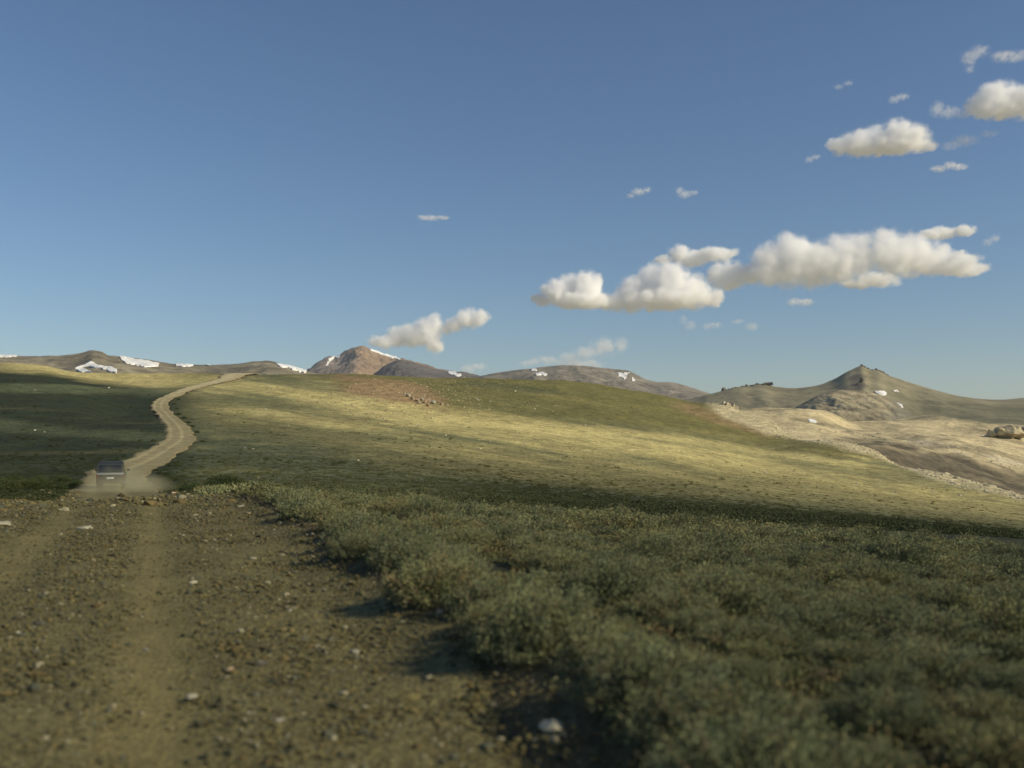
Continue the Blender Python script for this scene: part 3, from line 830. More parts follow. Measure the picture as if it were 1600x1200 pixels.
# ------------------------------------------------------------------ snow patches
def inside(px, py, poly):
    c = np.zeros(px.shape, bool); n = len(poly)
    for i in range(n):
        x0, y0 = poly[i]; x1, y1 = poly[(i + 1) % n]
        if y0 == y1: continue
        m = ((y0 > py) != (y1 > py)) & (px < (x1 - x0) * (py - y0) / (y1 - y0) + x0)
        c ^= m
    return c
def snow(surf, poly, label, lift, seed, t0=0.0, t1=1.0, n=420):
    a = np.array(poly, float)
    px = np.linspace(a[:, 0].min() - 1, a[:, 0].max() + 1, 150); t = np.linspace(t0, t1, n)
    P, T = np.meshgrid(px, t, indexing='xy')
    x, d, z = surf(P.ravel(), T.ravel())
    row = row_of(z, d)
    jx = 3.0 * fbm(P.ravel() / 6, row / 3.0, octaves=2, seed=seed); jy = 1.6 * fbm(P.ravel() / 7 + 40, row / 5.0, octaves=2, seed=seed + 1)
    if surf is sandy_surf: jx, jy = jx * .3, jy * .3
    m = inside(P.ravel() + jx, row + jy, poly) & (fbm(P.ravel() / 7, row / 2.4, octaves=2, seed=seed + 7) > -.6)
    f = grid_faces(n, 150); f = f[m[f].sum(1) >= 3]
    if not len(f): print("NO SNOW", label); return
    lab = np.arange(f.max() + 1)
    while True:                                           # keep the largest connected piece
        mn = lab[f].min(1); new = lab.copy(); np.minimum.at(new, f.ravel(), np.repeat(mn, 4))
        if (new == lab).all(): break
        lab = new
    big = np.bincount(lab[f[:, 0]]).argmax(); f = f[lab[f[:, 0]] == big]
    u, inv = np.unique(f.ravel(), return_inverse=True)
    v = np.stack([x, d, z], 1)[u]; f = inv.reshape(-1, 4); nv = len(v)
    up = v.copy(); up[:, 2] += lift; up[:, 1] -= lift * .5
    dn = v.copy(); dn[:, 2] -= lift
    e = np.concatenate([f[:, [0, 1]], f[:, [1, 2]], f[:, [2, 3]], f[:, [3, 0]]])
    key = np.minimum(e[:, 0], e[:, 1]) * nv + np.maximum(e[:, 0], e[:, 1])
    _, fi, cn = np.unique(key, return_index=True, return_counts=True)
    b = e[fi[cn == 1]]
    sk = np.stack([b[:, 0], b[:, 0] + nv, b[:, 1] + nv, b[:, 1]], 1)
    me = mesh_np("snow_patch", np.concatenate([up, dn]), np.concatenate([f, sk]), smooth=True)
    tag(obj("snow_patch", me, M_SNOW), label, "snow patch", "snow patches on the mountains")
def sandy_surf(px, t):
    d = np.exp(math.log(430) + t * (math.log(1100) - math.log(430))); x, z = sandy_z(px, d); return x, d, z
L = R_LEFT.surf
snow(L, [(-3, 553), (10, 552), (26, 555), (26, 558), (-3, 559)], "snow strip on the ridge at the left border", 2, 1)
snow(L, [(118, 576), (126, 572.5), (134, 569), (141, 565), (145, 566), (151, 571), (162, 573.5), (173, 573), (182, 577), (181, 583), (171, 580.5), (158, 577), (145, 574), (133, 572.5), (127, 574.5), (136, 578.5), (144, 582.5), (130, 581.5), (120, 579)], "forked snow patch below the rounded top of the left ridge", 2, 3)
snow(L, [(186, 558), (190, 556), (198, 559), (212, 561), (230, 564), (248, 568), (248, 573), (230, 574), (212, 571), (198, 567), (192, 563)], "long snow patch on the left ridge between forked patch and road", 2, 5)
snow(L, [(274, 568), (282, 569), (300, 569.5), (303, 572), (288, 573), (275, 571.5)], "small snow strip on the ridge left of the road's top", 2, 7)
snow(L, [(321, 568.5), (327, 569.5), (328, 572), (322, 571.5)], "tiny snow spot on the ridge above the road", 2, 8)
snow(L, [(429, 568.5), (438, 569.5), (455, 572.5), (470, 575.5), (478, 579), (476, 583), (466, 581), (450, 576), (436, 573)], "slanting snow strip between road top and reddish mountain", 2.5, 9)
RR_ = R_RED.surf
snow(RR_, [(507, 572), (512, 566), (517, 559), (523, 556.5), (525, 558), (522, 561), (516, 565), (510, 572)], "snow gully on the left flank of the reddish mountain", 5, 11)
snow(RR_, [(524, 557), (532, 554.5), (531, 558), (526, 560)], "tiny snow spot beside the snow gully of the reddish mountain", 5, 13)
snow(RR_, [(578, 545), (590, 549), (597, 551.5), (606, 552.5), (616, 555.5), (626, 558.5), (627, 562), (616, 560.5), (604, 557), (592, 553), (580, 548.5)], "bright snow on the right shoulder of the reddish mountain", 5, 15, .6)
snow(R_FRONT.surf, [(699, 580), (706, 580.5), (716, 583.5), (720, 586), (719, 588), (708, 585.5), (700, 583.5)], "snow strip at the right foot of the grey spur", 4, 17)
DS = R_DOME.surf
snow(DS, [(829, 577.5), (837, 576.5), (841, 578.5), (838, 580.5), (830, 580)], "upper tiny snow spot on the rounded grey mountain", 3, 19)
snow(DS, [(837, 584), (845, 583), (854, 583.5), (854, 586), (845, 587), (838, 587)], "lower small snow spot on the rounded grey mountain", 3, 21)
snow(DS, [(963, 582), (970, 582.5), (976, 585), (979, 588), (975, 593), (971, 590), (966, 586)], "triangular snow patch on the rounded mountain's right shoulder", 3, 23)
snow(DS, [(976, 582), (983, 582), (981, 586), (977, 586.5)], "small snow spot right of the triangular snow patch", 3, 25)
snow(DS, [(988, 591), (991, 590.5), (992, 596), (988, 596.5)], "lowest snow spot on the rounded mountain's right shoulder", 3, 27)
PS = R_PEAK.surf
snow(PS, [(1367, 612), (1376, 610.5), (1383, 612), (1384, 617), (1378, 619), (1369, 615)], "snow patch on the right flank of the pointed mountain", 2, 29)
snow(PS, [(1395, 611), (1401, 609.5), (1404, 611.5), (1399, 613.5)], "tiny snow spot high on the right flank of the pointed mountain", 2, 31)
snow(PS, [(1394, 630), (1402, 629), (1411, 633), (1412, 637), (1402, 637.5), (1395, 635)], "lower snow patch at the foot of the rocky knoll", 2, 33)
snow(sandy_surf, [(1262, 656), (1268, 655), (1273, 657), (1277, 659), (1274, 661), (1266, 659.5)], "small snow patch on the sandy hill", .5, 36, 0, .80, 900)

# ------------------------------------------------------------------ gravel
def build_gravel():
    n = 60000
    d = 3.2 * np.exp(rng.uniform(0, 1, n) ** .8 * math.log(27 / 3.2))
    sl = rng.uniform(-3.6, 3.1, n)                        # metres right of the road's middle
    x = RUX * d - 0.4 * RLEN + sl * RLEN; y = d
    # keep those the photo can see
    px = CX + F * x / y
    keep = (px > -260) & (px < 1250)
    ridge = 1 - .82 * track_weight(sl) + .25 * fbm(x * .8, y * .8, octaves=2, seed=401)
    keep &= rng.uniform(0, 1, n) < ridge
    keep &= rng.uniform(0, 1, n) < np.where(np.abs(sl) > 2.5, .55, 1)
    x, y, sl = x[keep], y[keep], sl[keep]
    r = np.exp(rng.normal(math.log(.0118), .52, len(x))); r = np.clip(r, .005, .042)
    r *= np.where(rng.uniform(0, 1, len(x)) < .012, 1.5, 1) * (1 - .35 * track_weight(sl))
    r *= 1 + .35 * sstep(8, 22, y)
    z = road_z(x, y)
    pal = np.array([(.088, .084, .044), (.118, .106, .048), (.150, .126, .054), (.136, .104, .044), (.052, .050, .030), (.105, .108, .072), (.27, .245, .155)])
    c = .9 * pal[rng.choice(7, len(x), p=[.23, .26, .18, .10, .08, .10, .05])] * rng.uniform(.8, 1.2, (len(x), 1))
    merged_rocks("gravel", np.stack([x, y, z + r * .12, r], 1), c, 831, ICO1, "loose gravel and pebbles covering the road", M_PEBBLE, .62)
    n = 5000                                              # verge stones where the road drops away
    d = rng.uniform(22, 70, n); v = rng.uniform(-1.8, 1.6, n)
    i = np.argmin(np.abs(RC[None, :, 1] - d[:, None]), 1)
    x = RC[i, 0] + RN[i, 0] * v * RC[i, 2]; y = RC[i, 1] + RN[i, 1] * v * RC[i, 2]
    k = (np.abs(v) > .8) | (d < 30); x, y = x[k], y[k]
    r = np.exp(rng.normal(math.log(.045), .5, len(x))); z = terrain0(x, y)
    c = pal[rng.choice(7, len(x), p=[.1, .2, .3, .15, .05, .1, .1])] * rng.uniform(.8, 1.2, (len(x), 1))
    merged_rocks("gravel", np.stack([x, y, z + r * .1, r], 1), c, 841, ICO1, "stones along the verges where the road drops away", M_PEBBLE, .62)
build_gravel()

# ------------------------------------------------------------------ sagebrush
def tube(p0, p1, r0, r1, k=3):
    d = p1 - p0; d = d / (np.linalg.norm(d) + 1e-9)
    a = np.cross(d, (0, 0, 1.0)); a = a / (np.linalg.norm(a) + 1e-6) if np.linalg.norm(a) > 1e-3 else np.array((1.0, 0, 0))
    b = np.cross(d, a); an = np.arange(k) * 2 * np.pi / k
    ring = np.cos(an)[:, None] * a + np.sin(an)[:, None] * b
    v = np.concatenate([p0 + ring * r0, p1 + ring * r1])
    f = np.array([[i, (i + 1) % k, k + (i + 1) % k, k + i] for i in range(k)])
    return v, f
def sage(seed, nb, nl, leaf, flat=.75, straw=.0):
    """a dome of many upright leafy twigs, unit radius: returns foliage and stems"""
    r = np.random.default_rng(seed)
    LV, LF, LC, SV, SF = [], [], [], [], []; lo = so = 0
    lob = r.normal(size=(5, 3)); lob[:, 2] = np.abs(lob[:, 2]); lob /= np.linalg.norm(lob, axis=1)[:, None]; lw = r.uniform(-.22, .30, 5)
    for b in range(nb):
        th = r.uniform(0, 2 * np.pi); ph = math.acos(r.uniform(0.02, 1.0))
        dr = np.array((math.sin(ph) * math.cos(th), math.sin(ph) * math.sin(th), math.cos(ph)))
        L = .82 * (1 + float((lw * np.exp(-((1 - lob @ dr) / .22))).sum())) * r.uniform(.72, 1.12)
        tip = dr * L * np.array((1, 1, flat)); tip[2] += .04
        root = np.array((tip[0] * .12, tip[1] * .12, 0.0))
        mid = root * .5 + tip * .5 + np.array((0, 0, -.05)) + r.normal(0, .03, 3); mid[2] = max(mid[2], .02)
        if b % 2 == 0:
            for p0, p1, q0, q1 in ((root, mid, .016, .010), (mid, tip, .010, .004)):
                v, f = tube(p0, p1, q0, q1); SV.append(v); SF.append(f + so); so += len(v)
        t = np.clip(r.beta(2.6, 1.0, nl), .12, 1.05)[:, None]
        pos = np.where(t < .5, root + (mid - root) * t * 2, mid + (tip - mid) * (t - .5) * 2)
        pos = pos + r.normal(0, .045, (nl, 3)); pos[:, 2] = np.maximum(pos[:, 2], .015)
        ax = dr * .55 + np.array((0, 0, .45)) + r.normal(0, .55, (nl, 3)); ax /= np.linalg.norm(ax, axis=1)[:, None]
        sd = np.cross(ax, r.normal(size=(nl, 3))); sd /= np.linalg.norm(sd, axis=1)[:, None] + 1e-6
        ln = leaf * r.uniform(.6, 1.4, (nl, 1)); wd = ln * r.uniform(.16, .28, (nl, 1))
        q = np.stack([pos - ax * ln * .5, pos + sd * wd, pos + ax * ln * .5, pos - sd * wd], 1)
        LV.append(q.reshape(-1, 3)); LF.append(np.arange(nl * 4).reshape(-1, 4) + lo); lo += nl * 4
        base = np.array((.182, .200, .108)) if r.uniform() > straw else np.array((.23, .205, .105))
        cc = base * r.uniform(.84, 1.16) * r.uniform(.88, 1.12, (nl, 1)) * np.array((r.uniform(.92, 1.12), 1, r.uniform(.85, 1.1)))
        LC.append(np.repeat(cc, 4, 0))
    fol = (np.concatenate(LV), np.concatenate(LF), np.concatenate(LC))
    stm = (np.concatenate(SV), np.concatenate(SF))
    return fol, stm
HI = [sage(900 + k, 300, 95, .036, [.8, .7, .9, .65][k % 4], [.02, .05, .0, .22][k % 4]) for k in range(4)]
MID = [sage(920 + k, 130, 42, .060, [.75, .65, .85, .7, .6][k], [.04, .0, .08, .02, .3][k]) for k in range(5)]
FILL = [sage(930 + k, 60, 22, .095, [.75, .65, .85, .7][k], [.04, .0, .08, .3][k]) for k in range(4)]
LOW = [sage(940 + k, 34, 7, .22, [.7, .6, .8, .65][k], [.05, .0, .1, .25][k]) for k in range(4)]
HI_ME = [(mesh_np("foliage", *f, smooth=False), mesh_np("stems", *s, smooth=True)) for f, s in HI]
MID_ME = [(mesh_np("foliage", *f, smooth=False), mesh_np("stems", *s, smooth=True)) for f, s in MID]
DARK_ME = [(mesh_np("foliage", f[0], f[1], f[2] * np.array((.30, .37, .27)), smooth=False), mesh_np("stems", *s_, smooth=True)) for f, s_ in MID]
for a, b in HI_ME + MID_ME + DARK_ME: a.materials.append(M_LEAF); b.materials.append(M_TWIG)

def place_bushes():
    """bushes of the bank and the flat: list of (x, y, radius, height scale)"""
    out = []
    # row along the bank
    q = 2.6
    while q < 60:
        s = 2.70 - .36 * float(sstep(13, 6.5, q)) + rng.normal(0, .15) + (.35 if rng.uniform() < .25 else 0)
        y = q; x = RUX * y + s * RLEN
        if not (6.7 < y < 7.1):
            out.append((x, y, rng.uniform(.40, .62), rng.uniform(.85, 1.05)))
        q += rng.uniform(.45, .85)
    # the flat, thinning with distance
    tries = 0
    cells = {}
    def ok(x, y, r):
        for dx in (-1, 0, 1):
            for dy in (-1, 0, 1):
                for (a, b, c) in cells.get((int(x // 1.5) + dx, int(y // 1.5) + dy), ()):
                    if (a - x) ** 2 + (b - y) ** 2 < (.62 * (r + c)) ** 2: return False
        return True
    for b in out: cells.setdefault((int(b[0] // 1.5), int(b[1] // 1.5)), []).append(b[:3])
    yc = 2.2 + rng.uniform(0, 1, 60000) * 60; uc = rng.uniform(-.42, .72, 60000)
    zc = terrain0(uc * yc, yc)
    okc = (yc < 24) | (row_of(zc, yc) > np.interp(CX + F * uc, [-400, 300, 480, 600, 800, 1000, 1200, 1600, 2200], [744, 756, 774, 786, 798, 810, 824, 856, 906]))
    gapc = fbm(uc * yc / 2.6, yc / 2.6, octaves=2, seed=455)
    for q_ in range(60000):
        if not okc[q_]: continue
        y = float(yc[q_]); x = float(uc[q_] * y)
        s = side(x, y)
        if s < 2.95 - .3 * float(sstep(12, 6, y)): continue
        gap = gapc[q_]
        if gap < -.62 and y < 34: continue
        r = float(np.clip(rng.normal(.40, .16), .14, .78))
        if s < 3.6 and 5.6 < y < 8.2: r *= .5
        if ok(x, y, r):
            cells.setdefault((int(x // 1.5), int(y // 1.5)), []).append((x, y, r)); out.append((x, y, r, rng.uniform(.58, .95)))
    return out
BUSH = place_bushes()
VERGE = []
# shrubs at the left verge and where the road drops away
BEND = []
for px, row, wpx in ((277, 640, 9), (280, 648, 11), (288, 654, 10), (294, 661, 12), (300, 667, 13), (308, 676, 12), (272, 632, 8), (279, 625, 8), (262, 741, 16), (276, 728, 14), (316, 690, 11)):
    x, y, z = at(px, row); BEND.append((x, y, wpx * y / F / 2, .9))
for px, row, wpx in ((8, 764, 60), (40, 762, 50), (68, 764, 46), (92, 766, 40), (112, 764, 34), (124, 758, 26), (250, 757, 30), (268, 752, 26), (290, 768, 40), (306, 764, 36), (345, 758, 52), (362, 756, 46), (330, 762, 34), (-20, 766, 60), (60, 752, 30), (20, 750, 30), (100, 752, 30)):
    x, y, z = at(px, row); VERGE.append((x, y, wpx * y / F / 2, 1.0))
BUSH = [b for b in BUSH if -140 < CX + F * b[0] / b[1] < 1760]
BUSH.sort(key=lambda b: -b[2] / b[1])
print("bushes", len(BUSH))

EDGE_LAB = "grey green sagebrush in the ragged row along the right road bank"
FLAT_LAB = "grey green sagebrush bush on the scrubby flat right of the road"
LEFT_LAB = "dark green shrub on the verge beyond the gravel where the road drops away"
FIRST = {}
def put_bush(k, x, y, r, hz, lib, parts, verge):
    z = float(terrain0(np.array([x]), np.array([y]))[0])
    a, b = lib[k % len(lib)]
    s = side(x, y)
    a, b = lib[k % len(lib)]
    e = empty("sagebrush", (x, y, z - .02), k * 2.39996)
    e.scale = (r, r, r * hz)
    o = bpy.data.objects.new("foliage", a); COL.objects.link(o); o.parent = e
    if parts:
        o = bpy.data.objects.new("stems", b); COL.objects.link(o); o.parent = e
    s = side(x, y)
    if verge == 2: lab, g = BEND_LAB, "shrubs along the winding road's edge"
    elif verge: lab, g = LEFT_LAB, "shrubs where the road drops away"
    elif s < 3.35: lab, g = EDGE_LAB, "sagebrush along the road bank"
    else: lab, g = FLAT_LAB, "sagebrush of the flat"
    tag(e, lab, "sagebrush", g)
NB = 266
for k, (x, y, r, hz) in enumerate(BUSH[:NB]):
    put_bush(k, x, y, r, hz, HI_ME if r / y * F > 55 else MID_ME, r / y * F > 30, False)
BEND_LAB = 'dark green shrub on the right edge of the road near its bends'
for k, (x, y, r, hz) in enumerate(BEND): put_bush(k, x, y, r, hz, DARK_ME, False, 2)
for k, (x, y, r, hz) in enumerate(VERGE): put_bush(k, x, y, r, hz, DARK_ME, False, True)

def merge_plants(name, pts, lib, label, tint_cols=None, mat=M_LEAF, keep_own=.5, sink=.02):
    """pts (x,y,z,r,h); foliage copies fused into one mesh of ground cover"""
    V, Fc, C = [], [], []; o = 0
    k = rng.integers(0, len(lib), len(pts)); an = rng.uniform(0, 6.28, len(pts))
    for j in range(len(lib)):
        sel = np.where(k == j)[0]
        if not len(sel): continue
        (v, f, c), _ = lib[j]
        ca, sa = np.cos(an[sel])[:, None], np.sin(an[sel])[:, None]
        P = pts[sel]
        W = np.empty((len(sel), len(v), 3), np.float32)
        W[..., 0] = (v[None, :, 0] * ca - v[None, :, 1] * sa) * P[:, 3:4] + P[:, 0:1]
        W[..., 1] = (v[None, :, 0] * sa + v[None, :, 1] * ca) * P[:, 3:4] + P[:, 1:2]
        W[..., 2] = v[None, :, 2] * P[:, 3:4] * P[:, 4:5] + P[:, 2:3] - sink
        cc = np.broadcast_to(c[None], W.shape).astype(np.float32)
        if tint_cols is not None:
            t = tint_cols[sel][:, None, :]; lum = (c.mean(1) / c.mean())[None, :, None]
            cc = cc * keep_own + (1 - keep_own) * t * lum
        else:
            cc = cc * rng.uniform(.75, 1.25, (len(sel), 1, 1))
        V.append(W.reshape(-1, 3)); C.append(cc.reshape(-1, 3))
        Fc.append((f[None] + (np.arange(len(sel)) * len(v))[:, None, None]).reshape(-1, 4) + o); o += len(sel) * len(v)
    me = mesh_np(name, np.concatenate(V), np.concatenate(Fc), np.concatenate(C), smooth=False)
    ob = obj(name, me, mat); tag(ob, label, kind="stuff"); return ob
rest = np.array([(x, y, 0, r, hz) for x, y, r, hz in BUSH[NB:]])
rest[:, 2] = terrain0(rest[:, 0], rest[:, 1])
nr = rest[:, 1] < 26
print('rest near', nr.sum(), 'far', (~nr).sum())
merge_plants("shrubbery", rest[nr], FILL, "smaller sagebrush filling the flat between the big bushes")
merge_plants("shrubbery", rest[~nr], LOW, "distant sagebrush covering the far part of the flat")

def hillside_cover():
    n = 36000
    d = 34 * np.exp(rng.uniform(0, 1, n) ** .85 * math.log(240 / 34))
    px = rng.uniform(-120, 1720, n)
    x = (px - CX) * d / F
    z = terrain0(x, d)
    v = np.abs(road_coord(x, d))
    keep = (v > 1.08) & (d < NEAR.crest_d(px) * .99)
    x, d, z, px = x[keep], d[keep], z[keep], px[keep]
    c = cover(x, d, z)
    r = np.clip(np.exp(rng.normal(math.log(.24), .35, len(x))), .1, .5)
    h = rng.uniform(.4, .8, len(x)) * (1 - .55 * sstep(50, 150, d))
    merge_plants("grass", np.stack([x, d, z, r, h], 1), LOW, "tussocks of dry grass and low scrub over the hillside", c * rng.uniform(1.0, 1.45, (len(x), 1)), keep_own=.06)
hillside_cover()
def hillside_scrub():
    n = 5500
    d = 70 * np.exp(rng.uniform(0, 1, n) * math.log(480 / 70)); px = rng.uniform(-100, 1700, n); x = (px - CX) * d / F
    cl = fbm(x / 14, d / 14, octaves=3, seed=881)
    k = (rng.uniform(0, 1, n) < sstep(-.05, .5, cl)) & (np.abs(road_coord(x, d)) > 1.15) & (d < NEAR.crest_d(px) * .99)
    x, d = x[k], d[k]; z = terrain0(x, d); c = cover(x, d, z)
    r = np.clip(np.exp(rng.normal(math.log(.30), .35, len(x))), .12, .7)
    merge_plants("scrub", np.stack([x, d, z, r, rng.uniform(.6, 1.1, len(x))], 1), LOW, "scattered darker scrub in clusters over the hillside", c * np.array((.84, .90, .84)), keep_own=.10)
hillside_scrub()
def bank_grass():
    n = 2600
    y = rng.uniform(2.6, 34, n); s = 2.7 + np.abs(rng.normal(0, 1.2, n)); x = RUX * y + s * RLEN
    z = terrain0(x, y)
    r = rng.uniform(.06, .16, n); h = rng.uniform(.6, 1.5, n)
    c = np.where(rng.uniform(0, 1, (n, 1)) < .5, np.array((.16, .12, .06)), np.array((.10, .11, .05)))
    merge_plants("undergrowth", np.stack([x, y, z, r, h], 1), LOW, "low dry tufts between the bank bushes", c, keep_own=.3)
bank_grass()

# ------------------------------------------------------------------ the car ahead
def bm_obj(name, bm, mat, parent, smooth=True, bevel=0.0):
    if bevel:
        bmesh.ops.bevel(bm, geom=[e for e in bm.edges], offset=bevel, segments=2, profile=.6, affect='EDGES')
    bmesh.ops.recalc_face_normals(bm, faces=bm.faces)
    me = bpy.data.meshes.new(name); bm.to_mesh(me); bm.free()
    for p in me.polygons: p.use_smooth = smooth
    if smooth:
        try: me.set_sharp_from_angle(angle=math.radians(35))
        except Exception: pass
    me.materials.append(mat)
    o = bpy.data.objects.new(name, me); COL.objects.link(o); o.parent = parent
    return o
def box(bm, c, s, taper=None):
    v = []
    for z in (-1, 1):
        for x, y in ((-1, -1), (1, -1), (1, 1), (-1, 1)):
            k = taper if (taper and z > 0) else (1, 1)
            v.append(bm.verts.new((c[0] + x * s[0] / 2 * k[0], c[1] + y * s[1] / 2 * k[1], c[2] + z * s[2] / 2)))
    for f in ((3, 2, 1, 0), (4, 5, 6, 7), (0, 1, 5, 4), (1, 2, 6, 5), (2, 3, 7, 6), (3, 0, 4, 7)): bm.faces.new([v[i] for i in f])
    return v
def extr(bm, prof, x0, x1, inset=0.0):
    """side profile (y,z) extruded across x"""
    a = [bm.verts.new((x0, y, z)) for y, z in prof]; b = [bm.verts.new((x1, y, z)) for y, z in prof]
    n = len(prof)
    bm.faces.new(a); bm.faces.new(b[::-1])
    for i in range(n): bm.faces.new([a[i], b[i], b[(i + 1) % n], a[(i + 1) % n]])
def disc(bm, c, r, w, seg=28, r2=None):
    r2 = r if r2 is None else r2
    rings = []
    for x, rr in ((-w / 2, r2), (-w / 2 * .7, r), (w / 2 * .7, r), (w / 2, r2)):
        rings.append([bm.verts.new((c[0] + x, c[1] + rr * math.cos(2 * math.pi * i / seg), c[2] + rr * math.sin(2 * math.pi * i / seg))) for i in range(seg)])
    for a, b in zip(rings, rings[1:]):
        for i in range(seg): bm.faces.new([a[i], a[(i + 1) % seg], b[(i + 1) % seg], b[i]])
    bm.faces.new(rings[0][::-1]); bm.faces.new(rings[-1])
def quad(bm, pts): bm.faces.new([bm.verts.new(p) for p in pts])
def slab(bm, pts, n, th):
    n = Vector(n).normalized() * th
    a = [bm.verts.new(p) for p in pts]; b = [bm.verts.new(Vector(p) + n) for p in pts]
    k = len(pts); bm.faces.new(a[::-1]); bm.faces.new(b)
    for i in range(k): bm.faces.new([a[i], a[(i + 1) % k], b[(i + 1) % k], b[i]])

def build_car():
    px, d = 175.0, 66.0
    x = (px - CX) * d / F; z = float(road_z(np.array([x]), np.array([d]))[0])
    i = int(np.argmin((RC[:, 0] - x) ** 2 + (RC[:, 1] - d) ** 2))
    head = math.atan2(-RT[i + 4, 0], RT[i + 4, 1])
    car = empty("car", (x, d, z + .01), math.radians(20))
    tag(car, "dark dusty off-road car driving away in its own dust", "car")
    paint = plain("car_paint", (.030, .034, .034), .55, .0, .35, .25, 3)
    glass = plain("car_glass", (.012, .015, .016), .08, 0, .6, .1)
    rubber = plain("tyre_rubber", (.025, .024, .022), .9)
    metal = plain("bright_trim", (.50, .50, .48), .35, .7, .5, .1)
    red = plain("tail_light_red", (.11, .012, .010), .3, 0, .5, .1)
    black = plain("black_plastic", (.03, .03, .03), .7)
    white = plain("plate_white", (.55, .57, .54), .6)
    clear = plain("headlight_glass", (.5, .52, .52), .15, .2, .6)
    W = 1.78
    def arc(c, r, a0, a1, n=9): return [(c + r * math.cos(math.radians(a0 + (a1 - a0) * k / n)), .36 + r * math.sin(math.radians(a0 + (a1 - a0) * k / n))) for k in range(n + 1)]
    prof = [(-2.28, .50), (-2.32, .62), (-2.31, .98), (-2.26, 1.08), (1.02, 1.10), (1.15, 1.07), (2.10, .96), (2.22, .86), (2.26, .55), (2.18, .38)]
    prof += arc(1.42, .42, 5, 175) + [(.9, .34), (-.9, .34)] + arc(-1.38, .42, 5, 175) + [(-1.9, .40)]
    bm = bmesh.new(); extr(bm, prof, -W / 2, W / 2)
    for v in bm.verts:
        if abs(v.co.y) > 2.0: v.co.x *= .96
        if v.co.z > 1.0: v.co.x *= .975
    bm_obj("body", bm, paint, car, bevel=0)
    # cabin
    cab = [(-2.22, 1.08), (-2.05, 1.70), (-1.85, 1.80), (.10, 1.82), (.28, 1.77), (1.08, 1.09)]
    bm = bmesh.new(); extr(bm, cab, -W / 2 + .03, W / 2 - .03)
    for v in bm.verts:
        if v.co.z > 1.5: v.co.x *= .86 if v.co.z > 1.74 else .885
    cabin = bm_obj("cabin", bm, paint, car)
    wx = W / 2 - .03
    bm = bmesh.new(); slab(bm, [(-.71, -2.195, 1.17), (.71, -2.195, 1.17), (.655, -2.085, 1.63), (-.655, -2.085, 1.63)], (0, -1, .25), .018)
    bm_obj("rear_window", bm, glass, car, False)
    bm = bmesh.new(); slab(bm, [(-.72, 1.02, 1.16), (-.64, .36, 1.72), (.64, .36, 1.72), (.72, 1.02, 1.16)], (0, .65, .75), .018)
    bm_obj("windscreen", bm, glass, car, False)
    for s in (-1, 1):
        for y0, y1, y2, y3 in ((-1.98, -1.08, -1.08, -1.86), (-1.0, -.14, -.14, -1.0), (-.06, .78, .30, -.06)):
            bm = bmesh.new(); xa, xb = s * (wx - .012), s * (wx * .893)
            slab(bm, [(xa, y0, 1.15), (xa, y1, 1.15), (xb, y2, 1.66), (xb, y3, 1.66)], (s, 0, .2), .02)
            bm_obj("side_window", bm, glass, car, False)
        for y0, y1 in ((-1.0, -.1), (-.08, .95)):
            bm = bmesh.new(); box(bm, (s * (W / 2 - .004), (y0 + y1) / 2, .78), (.03, y1 - y0 - .03, .56))
            dr = bm_obj("door", bm, paint, car, bevel=.01)
            bm = bmesh.new(); box(bm, (s * (W / 2 + .022), y0 + .16, .94), (.03, .16, .03)); bm_obj("handle", bm, black, dr, bevel=.006)
        bm = bmesh.new(); box(bm, (s * (W / 2 + .12), .74, 1.20), (.20, .10, .15)); bm_obj("mirror", bm, black, car, bevel=.03)
        bm = bmesh.new(); box(bm, (s * .80, -2.29, .88), (.13, .10, .30)); bm_obj("tail_light", bm, red, car, bevel=.015)
        bm = bmesh.new(); box(bm, (s * .64, 2.19, .80), (.34, .12, .17)); bm_obj("headlight", bm, clear, car, bevel=.02)
        bm = bmesh.new(); box(bm, (s * .62, -.9, 1.86), (.04, 1.7, .035)); bm_obj("roof_rail", bm, black, car, bevel=.008)
        for yc in (1.42, -1.38):
            w = empty("wheel", (s * .76, yc, .36)); w.parent = car
            bm = bmesh.new(); disc(bm, (0, 0, 0), .36, .25, 30, .32); bm_obj("tyre", bm, rubber, w)
            bm = bmesh.new(); disc(bm, (s * .02, 0, 0), .215, .235, 24, .19); bm_obj("rim", bm, metal, w)
    bm = bmesh.new(); box(bm, (0, -2.315, 1.045), (1.66, .05, .13)); bm_obj("tailgate_trim", bm, metal, car, bevel=.012)
    bm = bmesh.new(); box(bm, (0, -2.33, .55), (1.74, .20, .20)); bm_obj("rear_bumper", bm, black, car, bevel=.03)
    bm = bmesh.new(); box(bm, (0, 2.27, .50), (1.72, .18, .24)); bm_obj("front_bumper", bm, black, car, bevel=.03)
    bm = bmesh.new(); box(bm, (0, -2.325, .77), (.44, .02, .14)); bm_obj("number_plate", bm, white, car, bevel=.004)
    bm = bmesh.new(); box(bm, (0, 2.245, .74), (.80, .04, .16)); bm_obj("grille", bm, black, car, bevel=.01)
    bm = bmesh.new(); box(bm, (.12, -2.165, 1.24), (.34, .02, .02)); bm_obj("rear_wiper", bm, black, car)
    return car, x, d, z
CAR, cx_, cd_, cz_ = build_car()

